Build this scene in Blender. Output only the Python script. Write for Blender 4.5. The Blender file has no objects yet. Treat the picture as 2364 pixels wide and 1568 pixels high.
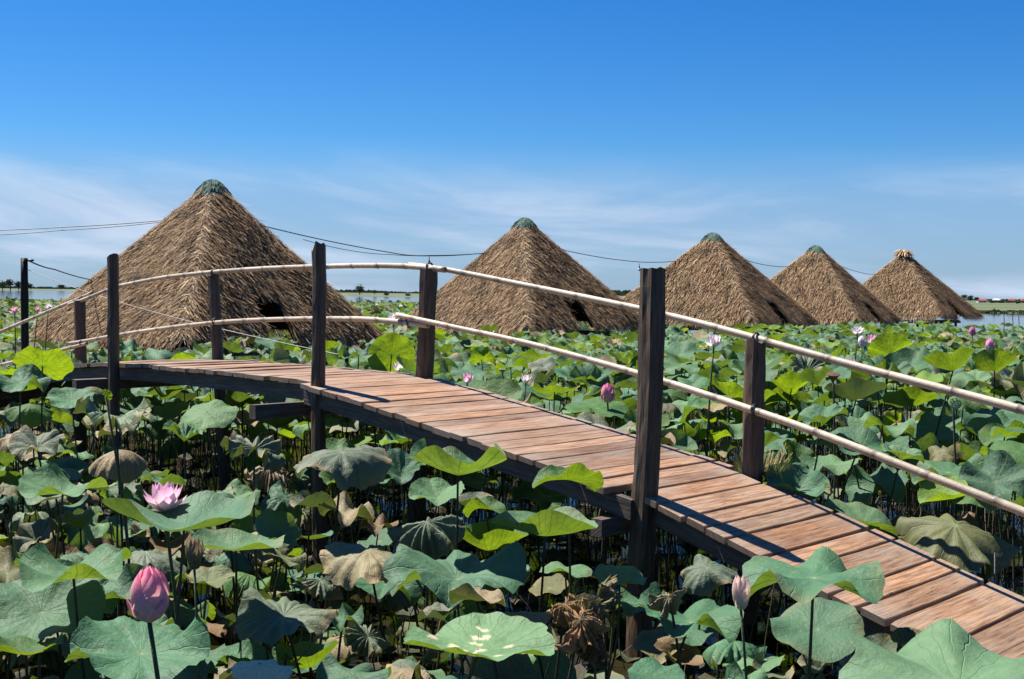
import bpy, math, random
import numpy as np
from mathutils import Vector, Matrix

random.seed(11)
rng = np.random.default_rng(11)
scene = bpy.context.scene
COL = scene.collection

# ------------------------------------------------------------------ camera
PW, PH, FPX = 2364.0, 1568.0, 2750.0        # working pixel frame and focal length in those pixels
CAMZ = 2.2                                   # eye height above the water
PITCH = math.atan((PH / 2 - 678.0) / FPX)
ROLL = 0.0125
_cp, _sp, _cr, _sr = math.cos(PITCH), math.sin(PITCH), math.cos(ROLL), math.sin(ROLL)
FWD = np.array([0, _cp, -_sp]); UP0 = np.array([0, _sp, _cp]); RT0 = np.array([1.0, 0, 0])
RT = RT0 * _cr + UP0 * _sr
UP = -RT0 * _sr + UP0 * _cr
CAM = np.array([0, 0, CAMZ])
cam_d = bpy.data.cameras.new('camera'); cam = bpy.data.objects.new('camera', cam_d); COL.objects.link(cam)
cam_d.sensor_width = 36; cam_d.lens = 36 * FPX / PW; cam_d.clip_start = 0.05; cam_d.clip_end = 20000
m = Matrix.Identity(4)
for i in range(3):
    m[i][0] = RT[i]; m[i][1] = UP[i]; m[i][2] = -FWD[i]; m[i][3] = CAM[i]
cam.matrix_world = m
scene.camera = cam

def ray(px, py):
    return RT * ((px - PW / 2) / FPX) + UP * (-(py - PH / 2) / FPX) + FWD
def at(px, py, d):
    r = ray(px, py); return CAM + r * (d / r[1])
def at_z(px, py, z):
    r = ray(px, py); return CAM + r * ((z - CAMZ) / r[2])
def proj(P):
    q = np.asarray(P, float) - CAM
    dz = q @ FWD
    return PW / 2 + FPX * (q @ RT) / dz, PH / 2 - FPX * (q @ UP) / dz, dz

# ------------------------------------------------------------------ sky and sun
SUN_EL = math.radians(61.0)
SH = np.array([math.cos(math.radians(33)), -math.sin(math.radians(33))])   # shadows run nearly along the bridge
sun_to = np.array([-SH[0] * math.cos(SUN_EL), -SH[1] * math.cos(SUN_EL), math.sin(SUN_EL)])
world = bpy.data.worlds.new('World'); scene.world = world; world.use_nodes = True
wt = world.node_tree; wt.nodes.clear()
def wn(t, **k):
    n = wt.nodes.new(t)
    for a, b in k.items(): setattr(n, a, b)
    return n
sky = wn('ShaderNodeTexSky', sky_type='NISHITA', sun_disc=False)
sky.sun_elevation = SUN_EL; sky.sun_rotation = math.atan2(sun_to[0], sun_to[1])
sky.altitude = 0; sky.air_density = 1.0; sky.dust_density = 0.3; sky.ozone_density = 3.0
tc = wn('ShaderNodeTexCoord')
sep = wn('ShaderNodeSeparateXYZ'); wt.links.new(tc.outputs['Generated'], sep.inputs[0])
# deepen the blue of the clear air evenly over the dome
hsv = wn('ShaderNodeHueSaturation'); hsv.inputs['Saturation'].default_value = 1.45; hsv.inputs['Value'].default_value = 0.9
wt.links.new(sky.outputs[0], hsv.inputs['Color'])
tint = wn('ShaderNodeMix', data_type='RGBA', blend_type='MULTIPLY'); tint.inputs[0].default_value = 1.0
tint.inputs[7].default_value = (0.54, 0.84, 1.15, 1); wt.links.new(hsv.outputs[0], tint.inputs[6])
# thin high cirrus in streaks: noise in a flattened projection of the direction
def math_n(op, a, b=None, clamp=False):
    n = wn('ShaderNodeMath', operation=op); n.use_clamp = clamp
    for i, v in enumerate((a, b)):
        if v is None: continue
        if isinstance(v, (int, float)): n.inputs[i].default_value = v
        else: wt.links.new(v, n.inputs[i])
    return n.outputs[0]
az = math_n('ARCTAN2', sep.outputs[0], sep.outputs[1])
el = math_n('ARCSINE', sep.outputs[2])
comb = wn('ShaderNodeCombineXYZ')
wt.links.new(math_n('MULTIPLY', az, 2.2), comb.inputs[0])
wt.links.new(math_n('ADD', math_n('MULTIPLY', el, 13.0), math_n('MULTIPLY', az, 1.2)), comb.inputs[1])
n1 = wn('ShaderNodeTexNoise'); n1.inputs['Scale'].default_value = 1.3; n1.inputs['Detail'].default_value = 8; n1.inputs['Roughness'].default_value = 0.57
n1.inputs['Distortion'].default_value = 0.6
wt.links.new(comb.outputs[0], n1.inputs['Vector'])
cl = wn('ShaderNodeMapRange'); cl.inputs['From Min'].default_value = 0.40; cl.inputs['From Max'].default_value = 0.66; cl.interpolation_type = 'SMOOTHSTEP'
wt.links.new(n1.outputs['Fac'], cl.inputs['Value'])
# cirrus lies in a veil low over the horizon
veil = wn('ShaderNodeMapRange'); veil.interpolation_type = 'SMOOTHSTEP'
veil.inputs['From Min'].default_value = 0.13; veil.inputs['From Max'].default_value = 0.06
wt.links.new(math_n('ABSOLUTE', el), veil.inputs['Value'])
vcol = wn('ShaderNodeMix', data_type='RGBA'); wt.links.new(cl.outputs[0], vcol.inputs[0])
vcol.inputs[6].default_value = (2.7, 3.9, 6.2, 1); vcol.inputs[7].default_value = (5.0, 6.0, 7.6, 1)
cf = math_n('MULTIPLY', math_n('ADD', math_n('MULTIPLY', cl.outputs[0], 0.36), 0.62), veil.outputs[0], True)
cmix = wn('ShaderNodeMix', data_type='RGBA'); wt.links.new(cf, cmix.inputs[0])
wt.links.new(tint.outputs[2], cmix.inputs[6]); wt.links.new(vcol.outputs[2], cmix.inputs[7])
bg = wn('ShaderNodeBackground'); bg.inputs['Strength'].default_value = 0.050
wt.links.new(cmix.outputs[2], bg.inputs['Color'])
wo = wn('ShaderNodeOutputWorld'); wt.links.new(bg.outputs[0], wo.inputs['Surface'])

sun_d = bpy.data.lights.new('sun', 'SUN'); sun_d.energy = 5.0; sun_d.angle = math.radians(0.53); sun_d.color = (1.0, 0.95, 0.87)
sun = bpy.data.objects.new('sun', sun_d); COL.objects.link(sun)
sun.rotation_euler = Vector(-sun_to).to_track_quat('-Z', 'Y').to_euler()

scene.view_settings.view_transform = 'Standard'; scene.view_settings.look = 'None'
scene.view_settings.exposure = 1.26; scene.view_settings.gamma = 1.0; scene.view_settings.use_curve_mapping = False
scene.cycles.max_bounces = 6; scene.cycles.diffuse_bounces = 1; scene.cycles.transmission_bounces = 6; scene.cycles.transparent_max_bounces = 8

# ------------------------------------------------------------------ helpers
def mk(name, V, faces, mat=None, parent=None, col=None, lp=None, smooth=True):
    """one mesh object; faces: list of index arrays (k x 3 or k x 4), or one array"""
    V = np.ascontiguousarray(V, dtype=np.float32)
    if isinstance(faces, np.ndarray): faces = [faces]
    faces = [np.asarray(f, dtype=np.int32) for f in faces if len(f)]
    me = bpy.data.meshes.new(name)
    me.vertices.add(len(V)); me.vertices.foreach_set('co', V.ravel())
    idx = np.concatenate([f.ravel() for f in faces])
    tot = np.concatenate([np.full(len(f), f.shape[1], np.int32) for f in faces])
    start = np.concatenate([[0], np.cumsum(tot)[:-1]]).astype(np.int32)
    me.loops.add(len(idx)); me.loops.foreach_set('vertex_index', idx)
    me.polygons.add(len(tot)); me.polygons.foreach_set('loop_start', start); me.polygons.foreach_set('loop_total', tot)
    me.polygons.foreach_set('use_smooth', np.full(len(tot), bool(smooth)))
    if col is not None:
        a = me.attributes.new('Col', 'FLOAT_COLOR', 'POINT')
        c = np.ones((len(V), 4), np.float32); col = np.asarray(col, np.float32)
        if col.ndim == 1: col = np.tile(col, (len(V), 1))
        c[:, :col.shape[1]] = col
        a.data.foreach_set('color', c.ravel())
    if lp is not None:
        a = me.attributes.new('lp', 'FLOAT_VECTOR', 'POINT')
        a.data.foreach_set('vector', np.ascontiguousarray(lp, np.float32).ravel())
    me.update(calc_edges=True)
    if mat: me.materials.append(mat)
    o = bpy.data.objects.new(name, me); COL.objects.link(o)
    if parent: o.parent = parent
    return o

def empty(name, loc=(0, 0, 0), rz=0.0):
    o = bpy.data.objects.new(name, None); COL.objects.link(o); o.empty_display_size = 0.1
    o.location = [float(v) for v in loc]; o.rotation_euler = (0, 0, rz); return o
def tag(o, label=None, cat=None, group=None, kind=None):
    if label: o['label'] = label
    if cat: o['category'] = cat
    if group: o['group'] = group
    if kind: o['kind'] = kind
    return o

def tube_data(path, radii, sides=6, cap=True, base=0):
    path = np.asarray(path, float); n = len(path)
    radii = np.broadcast_to(np.asarray(radii, float), (n,))
    t = np.gradient(path, axis=0); t /= np.linalg.norm(t, axis=1)[:, None] + 1e-12
    ref = np.array([0, 0, 1.0]) if abs(t[0][2]) < 0.9 else np.array([1.0, 0, 0])
    a = np.cross(t, ref); a /= np.linalg.norm(a, axis=1)[:, None] + 1e-12
    b = np.cross(t, a)
    th = np.arange(sides) * 2 * math.pi / sides
    V = path[:, None] + radii[:, None, None] * (a[:, None] * np.cos(th)[None, :, None] + b[:, None] * np.sin(th)[None, :, None])
    V = V.reshape(-1, 3)
    i = np.arange(n - 1)[:, None] * sides; j = np.arange(sides)[None]
    k = (j + 1) % sides
    q = np.stack([i + j, i + sides + j, i + sides + k, i + k], -1).reshape(-1, 4) + base
    f = [q]
    if cap:
        V = np.vstack([V, path[0], path[-1]])
        c0, c1 = n * sides + base, n * sides + 1 + base
        jj = np.arange(sides); kk = (jj + 1) % sides
        f.append(np.concatenate([np.stack([np.full(sides, c0), jj + base, kk + base], -1),
                                 np.stack([np.full(sides, c1), (n - 1) * sides + kk + base, (n - 1) * sides + jj + base], -1)]))
    return V, f
def tube(name, path, radii, mat, parent=None, sides=6, col=None, smooth=True, origin=None):
    V, f = tube_data(path, radii, sides)
    if origin is not None: V = V - np.asarray(origin)
    return mk(name, V, f, mat, parent, col=col, smooth=smooth)

BOXF = np.array([[0, 3, 2, 1], [4, 5, 6, 7], [0, 1, 5, 4], [1, 2, 6, 5], [2, 3, 7, 6], [3, 0, 4, 7]])
def box_pts(c, ax, ay, az):
    c, ax, ay, az = map(lambda v: np.asarray(v, float), (c, ax, ay, az))
    return np.array([c - ax - ay - az, c + ax - ay - az, c + ax + ay - az, c - ax + ay - az,
                     c - ax - ay + az, c + ax - ay + az, c + ax + ay + az, c - ax + ay + az])

# ------------------------------------------------------------------ materials
class NT:
    def __init__(s, name):
        s.m = bpy.data.materials.new(name); s.m.use_nodes = True; s.t = s.m.node_tree; s.t.nodes.clear()
        s.out = s.t.nodes.new('ShaderNodeOutputMaterial')
    def n(s, t, ins=None, **k):
        x = s.t.nodes.new(t)
        for a, b in k.items(): setattr(x, a, b)
        for a, b in (ins or {}).items():
            if hasattr(b, 'is_linked'): s.t.links.new(b, x.inputs[a])
            else: x.inputs[a].default_value = b
        return x
    def mth(s, op, a, b=0.0, c=None, clamp=False):
        ins = {0: a, 1: b}
        if c is not None: ins[2] = c
        x = s.n('ShaderNodeMath', ins, operation=op); x.use_clamp = clamp; return x.outputs[0]
    def mix(s, fac, a, b, mode='MIX'):
        x = s.n('ShaderNodeMix', {0: fac, 6: a, 7: b}, data_type='RGBA', blend_type=mode); return x.outputs[2]
    def ramp(s, fac, lo, hi, a=0.0, b=1.0):
        x = s.n('ShaderNodeMapRange', {'Value': fac, 'From Min': lo, 'From Max': hi, 'To Min': a, 'To Max': b}); x.clamp = True
        x.interpolation_type = 'SMOOTHSTEP'; return x.outputs[0]
    def attr(s, name): return s.n('ShaderNodeAttribute', attribute_name=name)
    def noise(s, vec, scale, detail=4, rough=0.55):
        ins = {'Scale': scale, 'Detail': detail, 'Roughness': rough}
        if vec is not None: ins['Vector'] = vec
        return s.n('ShaderNodeTexNoise', ins).outputs['Fac']
    def done(s, sh):
        s.t.links.new(sh, s.out.inputs['Surface']); return s.m

def mat_leaf():
    k = NT('lotus_leaf_skin')
    col = k.attr('Col'); lp = k.attr('lp')
    sp = k.n('ShaderNodeSeparateXYZ', {0: lp.outputs['Vector']})
    x, y, seed = sp.outputs
    th = k.mth('ARCTAN2', y, x)
    r = k.mth('SQRT', k.mth('ADD', k.mth('MULTIPLY', x, x), k.mth('MULTIPLY', y, y)))
    wob = k.mth('MULTIPLY', k.mth('SUBTRACT', k.noise(lp.outputs['Vector'], 3.0, 2), 0.5), 0.25)
    s1 = k.mth('ABSOLUTE', k.mth('SINE', k.mth('MULTIPLY', k.mth('ADD', th, wob), 10.0)))
    s2 = k.mth('ABSOLUTE', k.mth('COSINE', k.mth('MULTIPLY', k.mth('ADD', th, wob), 10.0)))
    w1 = k.mth('DIVIDE', 0.11, k.mth('ADD', r, 0.12))
    v1 = k.mth('SUBTRACT', 1.0, k.mth('DIVIDE', s1, w1), clamp=True)
    v2 = k.mth('MULTIPLY', k.mth('SUBTRACT', 1.0, k.mth('DIVIDE', s2, k.mth('MULTIPLY', w1, 0.8)), clamp=True), k.ramp(r, 0.5, 0.75))
    vein = k.mth('MAXIMUM', v1, v2)
    vein = k.mth('MAXIMUM', vein, k.ramp(r, 0.05, 0.02))
    pos = k.n('ShaderNodeNewGeometry')
    nz = k.noise(pos.outputs['Position'], 22.0, 5)
    nz2 = k.noise(pos.outputs['Position'], 5.0, 3)
    base = k.mix(k.ramp(nz2, 0.3, 0.75, 0.0, 0.55), col.outputs['Color'], (0.0, 0.0, 0.0, 1))
    base = k.mix(k.ramp(nz2, 0.3, 0.7, 0.0, 1.0), k.mix(0.28, col.outputs['Color'], (0.02, 0.05, 0.03, 1)), col.outputs['Color'])
    base = k.mix(k.mth('MULTIPLY', k.ramp(nz, 0.55, 0.75), 0.25), base, k.mix(0.5, col.outputs['Color'], (0.24, 0.26, 0.15, 1)))
    spot = k.ramp(k.noise(k.n('ShaderNodeVectorMath', {0: lp.outputs['Vector'], 1: (9.0, 9.0, 3.1)}, operation='MULTIPLY').outputs[0], 1.0, 3), 0.66, 0.72)
    base = k.mix(k.mth('MULTIPLY', spot, 0.6), base, (0.20, 0.15, 0.07, 1))
    top = k.mix(k.mth('MULTIPLY', vein, 0.5), base, k.mix(0.5, col.outputs['Color'], (0.20, 0.29, 0.14, 1)))
    al = col.outputs['Alpha']
    under = k.mix(k.mth('MULTIPLY', al, 1.2, clamp=True), base, (0.10, 0.17, 0.035, 1))
    trc = k.mix(k.mth('MULTIPLY', k.mth('SUBTRACT', al, 0.06), 3.6, clamp=True), base, (0.42, 0.58, 0.012, 1))
    rib = k.mth('MAXIMUM', k.mth('SUBTRACT', 1.0, k.mth('DIVIDE', s1, k.mth('MULTIPLY', w1, 2.0)), clamp=True), k.ramp(r, 0.16, 0.03))
    trc = k.mix(k.mth('MULTIPLY', k.mth('MAXIMUM', vein, rib), 0.72), trc, (0.09, 0.17, 0.01, 1))
    trc = k.mix(k.ramp(nz2, 0.35, 0.68, 0.0, 0.55), trc, (0.16, 0.27, 0.005, 1))
    trc = k.mix(k.ramp(nz, 0.4, 0.65, 0.0, 0.4), trc, (0.12, 0.20, 0.0, 1))
    face = k.mix(pos.outputs['Backfacing'], top, under)
    h = k.mth('ADD', k.mth('MULTIPLY', vein, -0.35), k.mth('MULTIPLY', k.noise(lp.outputs['Vector'], 7.0, 4), 0.9))
    bmp = k.n('ShaderNodeBump', {'Height': h, 'Strength': 0.42, 'Distance': 0.025})
    pb = k.n('ShaderNodeBsdfPrincipled', {'Base Color': face, 'Roughness': 0.6, 'Specular IOR Level': 0.22, 'Normal': bmp.outputs[0]})
    tr = k.n('ShaderNodeBsdfTranslucent', {'Color': trc, 'Normal': bmp.outputs[0]})
    ms = k.n('ShaderNodeMixShader', {0: al, 1: pb.outputs[0], 2: tr.outputs[0]})
    return k.done(ms.outputs[0])

def mat_col(name, rough=0.7, spec=0.3, bump=0.3, bscale=40.0, var=0.35, transl=0.0):
    """colour from the Col attribute with mottling and fine relief"""
    k = NT(name); col = k.attr('Col')
    pos = k.n('ShaderNodeNewGeometry')
    nz = k.noise(pos.outputs['Position'], bscale, 5)
    c = k.mix(k.ramp(nz, 0.3, 0.7, 0.0, var), col.outputs['Color'], k.mix(0.75, col.outputs['Color'], (0.01, 0.008, 0.006, 1)))
    bmp = k.n('ShaderNodeBump', {'Height': nz, 'Strength': bump, 'Distance': 0.02})
    pb = k.n('ShaderNodeBsdfPrincipled', {'Base Color': c, 'Roughness': rough, 'Specular IOR Level': spec, 'Normal': bmp.outputs[0]})
    if transl:
        tr = k.n('ShaderNodeBsdfTranslucent', {'Color': c})
        pb = k.n('ShaderNodeMixShader', {0: transl, 1: pb.outputs[0], 2: tr.outputs[0]})
    return k.done(pb.outputs[0])

def mat_wood(name, dark, light, grey, gs=1.0):
    """weathered timber; lp = (along, across, piece)"""
    k = NT(name); lp = k.attr('lp'); col = k.attr('Col')
    mp = k.n('ShaderNodeMapping', {'Vector': lp.outputs['Vector'], 'Scale': (1.6 * gs, 26.0 * gs, 9.0)})
    g1 = k.noise(mp.outputs[0], 2.2, 7, 0.62)
    mp2 = k.n('ShaderNodeMapping', {'Vector': lp.outputs['Vector'], 'Scale': (2.5, 5.0, 13.0)})
    g2 = k.noise(mp2.outputs[0], 1.6, 5, 0.6)
    c = k.mix(k.ramp(g1, 0.32, 0.7), dark, light)
    c = k.mix(k.ramp(g2, 0.5, 0.78, 0.0, 0.75), c, grey)
    mp3 = k.n('ShaderNodeMapping', {'Vector': lp.outputs['Vector'], 'Scale': (3.0, 60.0, 17.0)})
    cr = k.noise(mp3.outputs[0], 2.0, 3, 0.5)
    crack = k.ramp(cr, 0.64, 0.72)
    c = k.mix(k.mth('MULTIPLY', crack, 0.75), c, (0.02, 0.014, 0.01, 1))
    c = k.mix(1.0, c, col.outputs['Color'], 'MULTIPLY')
    # stub ends of the boards weather grey (Col alpha carries the distance to the end)
    c = k.mix(k.mth('MULTIPLY', k.mth('SUBTRACT', 1.0, col.outputs['Alpha']), k.ramp(g2, 0.3, 0.6, 0.45, 0.9)), c, grey)
    h = k.mth('SUBTRACT', g1, k.mth('MULTIPLY', crack, 0.8))
    bmp = k.n('ShaderNodeBump', {'Height': h, 'Strength': 0.5, 'Distance': 0.012})
    pb = k.n('ShaderNodeBsdfPrincipled', {'Base Color': c, 'Roughness': k.ramp(g2, 0.3, 0.7, 0.5, 0.72), 'Specular IOR Level': 0.35, 'Normal': bmp.outputs[0]})
    return k.done(pb.outputs[0])

def mat_plain(name, c, rough=0.6, spec=0.4, metal=0.0):
    k = NT(name)
    pos = k.n('ShaderNodeNewGeometry'); nz = k.noise(pos.outputs['Position'], 18.0, 4)
    cc = k.mix(k.ramp(nz, 0.3, 0.75, 0.0, 0.45), c, tuple(v * 0.45 for v in c[:3]) + (1,))
    pb = k.n('ShaderNodeBsdfPrincipled', {'Base Color': cc, 'Roughness': rough, 'Specular IOR Level': spec, 'Metallic': metal})
    return k.done(pb.outputs[0])

def mat_water():
    k = NT('pond_water'); pos = k.n('ShaderNodeNewGeometry')
    mp = k.n('ShaderNodeMapping', {'Vector': pos.outputs['Position'], 'Scale': (1.0, 0.6, 1.0)})
    n = k.noise(mp.outputs[0], 5.0, 3); n2 = k.noise(mp.outputs[0], 0.3, 3)
    bmp = k.n('ShaderNodeBump', {'Height': k.mth('ADD', n, n2), 'Strength': 0.06, 'Distance': 0.05})
    pb = k.n('ShaderNodeBsdfPrincipled', {'Base Color': (0.016, 0.012, 0.006, 1), 'Roughness': 0.05, 'IOR': 1.33, 'Specular IOR Level': 0.17, 'Normal': bmp.outputs[0]})
    return k.done(pb.outputs[0])

def mat_land():
    k = NT('marsh_grass'); pos = k.n('ShaderNodeNewGeometry')
    mp = k.n('ShaderNodeMapping', {'Vector': pos.outputs['Position'], 'Scale': (0.02, 0.012, 1)})
    n = k.noise(mp.outputs[0], 2.0, 6)
    c = k.mix(k.ramp(n, 0.3, 0.7), (0.035, 0.055, 0.018, 1), (0.085, 0.10, 0.04, 1))
    pb = k.n('ShaderNodeBsdfPrincipled', {'Base Color': c, 'Roughness': 0.9}); return k.done(pb.outputs[0])

M_LEAF = mat_leaf()
M_STEM = mat_col('lotus_stalk', 0.7, 0.3, 0.2, 60, 0.4)
M_PETAL = mat_col('lotus_petal', 0.55, 0.3, 0.08, 30, 0.06, 0.42)
M_POD = mat_col('seed_pod', 0.6, 0.3, 0.2, 60, 0.3)
M_THATCH = mat_col('dry_thatch', 0.75, 0.25, 0.1, 30, 0.35, 0.3)
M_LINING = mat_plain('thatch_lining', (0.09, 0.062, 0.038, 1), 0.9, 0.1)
M_PLANK = mat_wood('deck_timber', (0.170, 0.085, 0.043, 1), (0.390, 0.235, 0.135, 1), (0.26, 0.205, 0.16, 1))
M_POST = mat_wood('post_timber', (0.035, 0.022, 0.015, 1), (0.13, 0.085, 0.052, 1), (0.085, 0.07, 0.055, 1), 1.4)
M_BEAM = mat_wood('beam_timber', (0.05, 0.036, 0.03, 1), (0.12, 0.09, 0.075, 1), (0.11, 0.10, 0.09, 1))
M_BAMBOO = mat_col('bamboo_pole', 0.5, 0.4, 0.15, 25, 0.22)
M_CAP = mat_plain('green_sheet', (0.075, 0.125, 0.095, 1), 0.8, 0.2)
M_WIRE = mat_plain('black_cable', (0.02, 0.022, 0.025, 1), 0.5)
M_ROPE = mat_plain('pale_rope', (0.45, 0.42, 0.38, 1), 0.8)
M_BULB = mat_plain('white_bulb', (0.75, 0.77, 0.8, 1), 0.2)
M_WATER = mat_water()
M_LAND = mat_land()
M_TREE = mat_col('far_foliage', 0.8, 0.2, 0.0, 3.0, 0.3, 0.15)
M_ROOFRED = mat_plain('red_roof', (0.34, 0.07, 0.05, 1), 0.7)
M_WALLW = mat_plain('pale_wall', (0.6, 0.58, 0.55, 1), 0.8)
M_GRASS = mat_col('dry_weed', 0.8, 0.2, 0.0, 30, 0.3, 0.2)

# ------------------------------------------------------------------ setting: water, far shore
wv = np.array([[-6000, -60, 0], [6000, -60, 0], [6000, 9000, 0], [-6000, 9000, 0.]])
tag(mk('pond_water', wv, np.array([[0, 1, 2, 3]]), M_WATER, smooth=False), kind='structure')
front = np.array([[-1500, 950], [-320, 930], [-150, 760], [-95, 560], [30, 545], [62, 400], [78, 205], [300, 195], [900, 190.]])
fv = np.vstack([np.c_[front, np.full(len(front), -0.05)], np.c_[front + [0, 9], np.full(len(front), 0.35)],
                np.c_[front[:, 0] * 4, np.full(len(front), 6000.0), np.full(len(front), 0.6)]])
nf = len(front); q = []
for a in range(2):
    for i in range(nf - 1): q.append([a * nf + i, a * nf + i + 1, (a + 1) * nf + i + 1, (a + 1) * nf + i])
tag(mk('far_shore', fv, np.array(q), M_LAND, smooth=True), kind='structure')

# ------------------------------------------------------------------ footbridge
BO = np.array([-0.7354, 10.3]); BA = math.radians(44)
BD = np.array([math.cos(BA), -math.sin(BA)]); BP = np.array([-math.sin(BA), -math.cos(BA)])   # along, across (towards the near side)
ZK = np.array([[-13, -2.4], [-9.7, -1.72], [-6.44, -1.06], [-5.3, -0.90], [-4.0, -0.775], [-3.5, -0.735], [-2.6, -0.712], [-0.1, -0.712], [0.8, -0.815], [2.2, -1.01],
               [3.3, -1.185], [4.2, -1.445], [5.12, -1.70], [7.5, -2.1]])
def deck_z(s): return CAMZ + np.interp(s, ZK[:, 0], ZK[:, 1])
def bw(s, w, z):
    p = BO + BD * s + BP * w; return np.array([p[0], p[1], z])
def on_plane(px, py, w):
    """pixel -> (s, z) on the upright plane at distance w across the bridge"""
    r = ray(px, py); o = BO + BP * w
    t, s = np.linalg.solve(np.array([[r[0], -BD[0]], [r[1], -BD[1]]]), o)
    return s, CAMZ + t * r[2]
bridge = tag(empty('footbridge', (BO[0], BO[1], 0)), 'arched plank footbridge with dark posts and bamboo railing crossing the lotus pond', 'footbridge')
BORG = np.array([BO[0], BO[1], 0])
GREY = np.array([1.0, 1.0, 1.0])
D3 = np.array([BD[0], BD[1], 0]); P3 = np.array([BP[0], BP[1], 0])

def near_w(s):
    return 1.20 if s < -0.02 else (1.36 if s < 3.2 else 1.25)
PLW = [.17, .19, .145, .15, .235, .165, .265, .145, .16, .285, .2, .22, .2, .2, .2]
s = -11.0; pid = 0
while s < 6.4:
    if s < 3.2:
        wd = rng.uniform(0.125, 0.175); gap = rng.choice([0.004, 0.008, 0.013, 0.018])
        if s + wd > 3.29: wd = 3.29 - s
    else:
        wd = PLW.pop(0) if PLW else 0.2; gap = rng.uniform(0.014, 0.024); wd -= gap
    sc = s + wd / 2
    w0 = rng.normal(-0.005, 0.012); w1 = near_w(sc) + rng.normal(0, 0.018)
    if abs(sc - 3.22) < 0.13: w1 = 1.14
    for sp_ in (-6.44, -3.35, 0.0, 3.3):
        if abs(sc - sp_) < 0.07 + wd / 2: w0 = 0.125
    th = rng.uniform(0.032, 0.042); wear_ = rng.uniform(.3, 1.0)
    zc = deck_z(sc) + rng.normal(0, 0.003); slope = (deck_z(sc + 0.1) - deck_z(sc - 0.1)) / 0.2
    sk = rng.normal(0, 0.006); c = 0.004
    nst = 8; ws = w0 + (w1 - w0) * np.array([0, .05, .14, .38, .62, .86, .95, 1.0]); bow = rng.normal(0, 0.004)
    V = []; L = []; A = []
    for i, w in enumerate(ws):
        f = (w - w0) / (w1 - w0); hw = wd / 2 + rng.normal(0, 0.0016); so = sk * (f - 0.5) + rng.normal(0, 0.001)
        dz = bow * math.sin(math.pi * f) + rng.normal(0, 0.0012)
        if i in (0, nst - 1): hw -= abs(rng.normal(0, 0.003))
        for (u, v) in ((-hw, -th), (hw, -th), (hw, -c), (hw - c, 0), (-hw + c, 0), (-hw, -c)):
            V.append(bw(sc + so + u, w, zc + dz + u * slope + v) - BORG); L.append((w, u + v, pid * 3.7))
            A.append(1 - (.95, .8, .4, 0, 0, .4, .8, .95)[i] * wear_)
    V = np.array(V); q = []
    for i in range(nst - 1):
        for j in range(6):
            k = (j + 1) % 6; q.append([i * 6 + j, i * 6 + k, (i + 1) * 6 + k, (i + 1) * 6 + j])
    e = (nst - 1) * 6
    caps = np.array([[0, 5, 2, 1], [5, 4, 3, 2], [e, e + 1, e + 2, e + 5], [e + 5, e + 2, e + 3, e + 4]])
    b = rng.uniform(0.58, 1.02); warm = rng.normal(0, 0.07)
    if rng.random() < 0.12: b *= 0.75; warm += 0.12
    colr = np.tile(np.array([b * (1 + warm * 0.5), b * (1 - warm * 0.2), b * (1 - warm)]), (len(V), 1))
    mk('plank', V, [np.array(q), caps], M_PLANK, bridge, col=np.c_[colr, A], lp=L, smooth=False)
    # square nail heads at both ends
    s += wd + gap; pid += 1

def timber(name, p0, p1, hw, hh, mat=M_BEAM, up=(0, 0, 1), n=2):
    """squared beam from p0 to p1 with slight wobble"""
    p0, p1 = np.asarray(p0, float), np.asarray(p1, float); ax = (p1 - p0); ln = np.linalg.norm(ax); ax /= ln
    sd = np.cross(ax, up); sd /= np.linalg.norm(sd); u = np.cross(sd, ax)
    V = []; L = []
    for i in range(n):
        f = i / (n - 1); c = p0 + ax * ln * f
        for a, b_ in ((-1, -1), (1, -1), (1, 1), (-1, 1)):
            V.append(c + sd * a * hw * rng.uniform(.94, 1.05) + u * b_ * hh * rng.uniform(.96, 1.03) - BORG); L.append((f * ln, a * hw + b_ * hh * 1.3, p0[0] * 3))
    q = []
    for i in range(n - 1):
        for j in range(4):
            k = (j + 1) % 4; q.append([i * 4 + j, i * 4 + k, (i + 1) * 4 + k, (i + 1) * 4 + j])
    e = (n - 1) * 4; q += [[0, 3, 2, 1], [e, e + 1, e + 2, e + 3]]
    return mk(name, np.array(V), np.array(q), mat, bridge, col=np.array([1, 1, 1, 1.0]), lp=L, smooth=False)

# longitudinal beams under the boards, from post to post
SP = [-9.75, -6.44, -3.35, -0.02, 3.3, 6.4]
for a, b_ in zip(SP[:-1], SP[1:]):
    for w, hh in ((0.10, 0.055), (near_w((a + b_) / 2) - 0.09, 0.060)):
        lo, hi = a + 0.02, b_ - 0.02
        n = 5; zs = [deck_z(lo + (hi - lo) * i / (n - 1)) - 0.046 - hh for i in range(n)]
        # follow the arch
        V = []; L = []
        for i in range(n):
            sx = lo + (hi - lo) * i / (n - 1)
            for aa, bb in ((-1, -1), (1, -1), (1, 1), (-1, 1)):
                V.append(bw(sx, w + aa * 0.028, zs[i] + bb * hh) - BORG); L.append((sx, aa * .03 + bb * hh, a * 2))
        q = []
        for i in range(n - 1):
            for j in range(4):
                k = (j + 1) % 4; q.append([i * 4 + j, (i + 1) * 4 + j, (i + 1) * 4 + k, i * 4 + k])
        e = (n - 1) * 4; q += [[0, 1, 2, 3], [e + 3, e + 2, e + 1, e]]
        mk('stringer', np.array(V), np.array(q), M_BEAM, bridge, col=np.array([1, 1, 1, 1.0]), lp=L, smooth=False)
# cross beams bolted to each pair of posts, ends sticking out
for sx, wout in ((-9.75, 1.5), (-6.44, 1.55), (-3.35, 1.52), (-0.02, 1.70), (3.24, 1.46)):
    zt = deck_z(sx) - 0.046 - 0.120
    timber('cross_beam', bw(sx - 0.09, -0.22, zt - 0.05), bw(sx - 0.09, wout, zt - 0.05), 0.042, 0.055, n=3)

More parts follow.
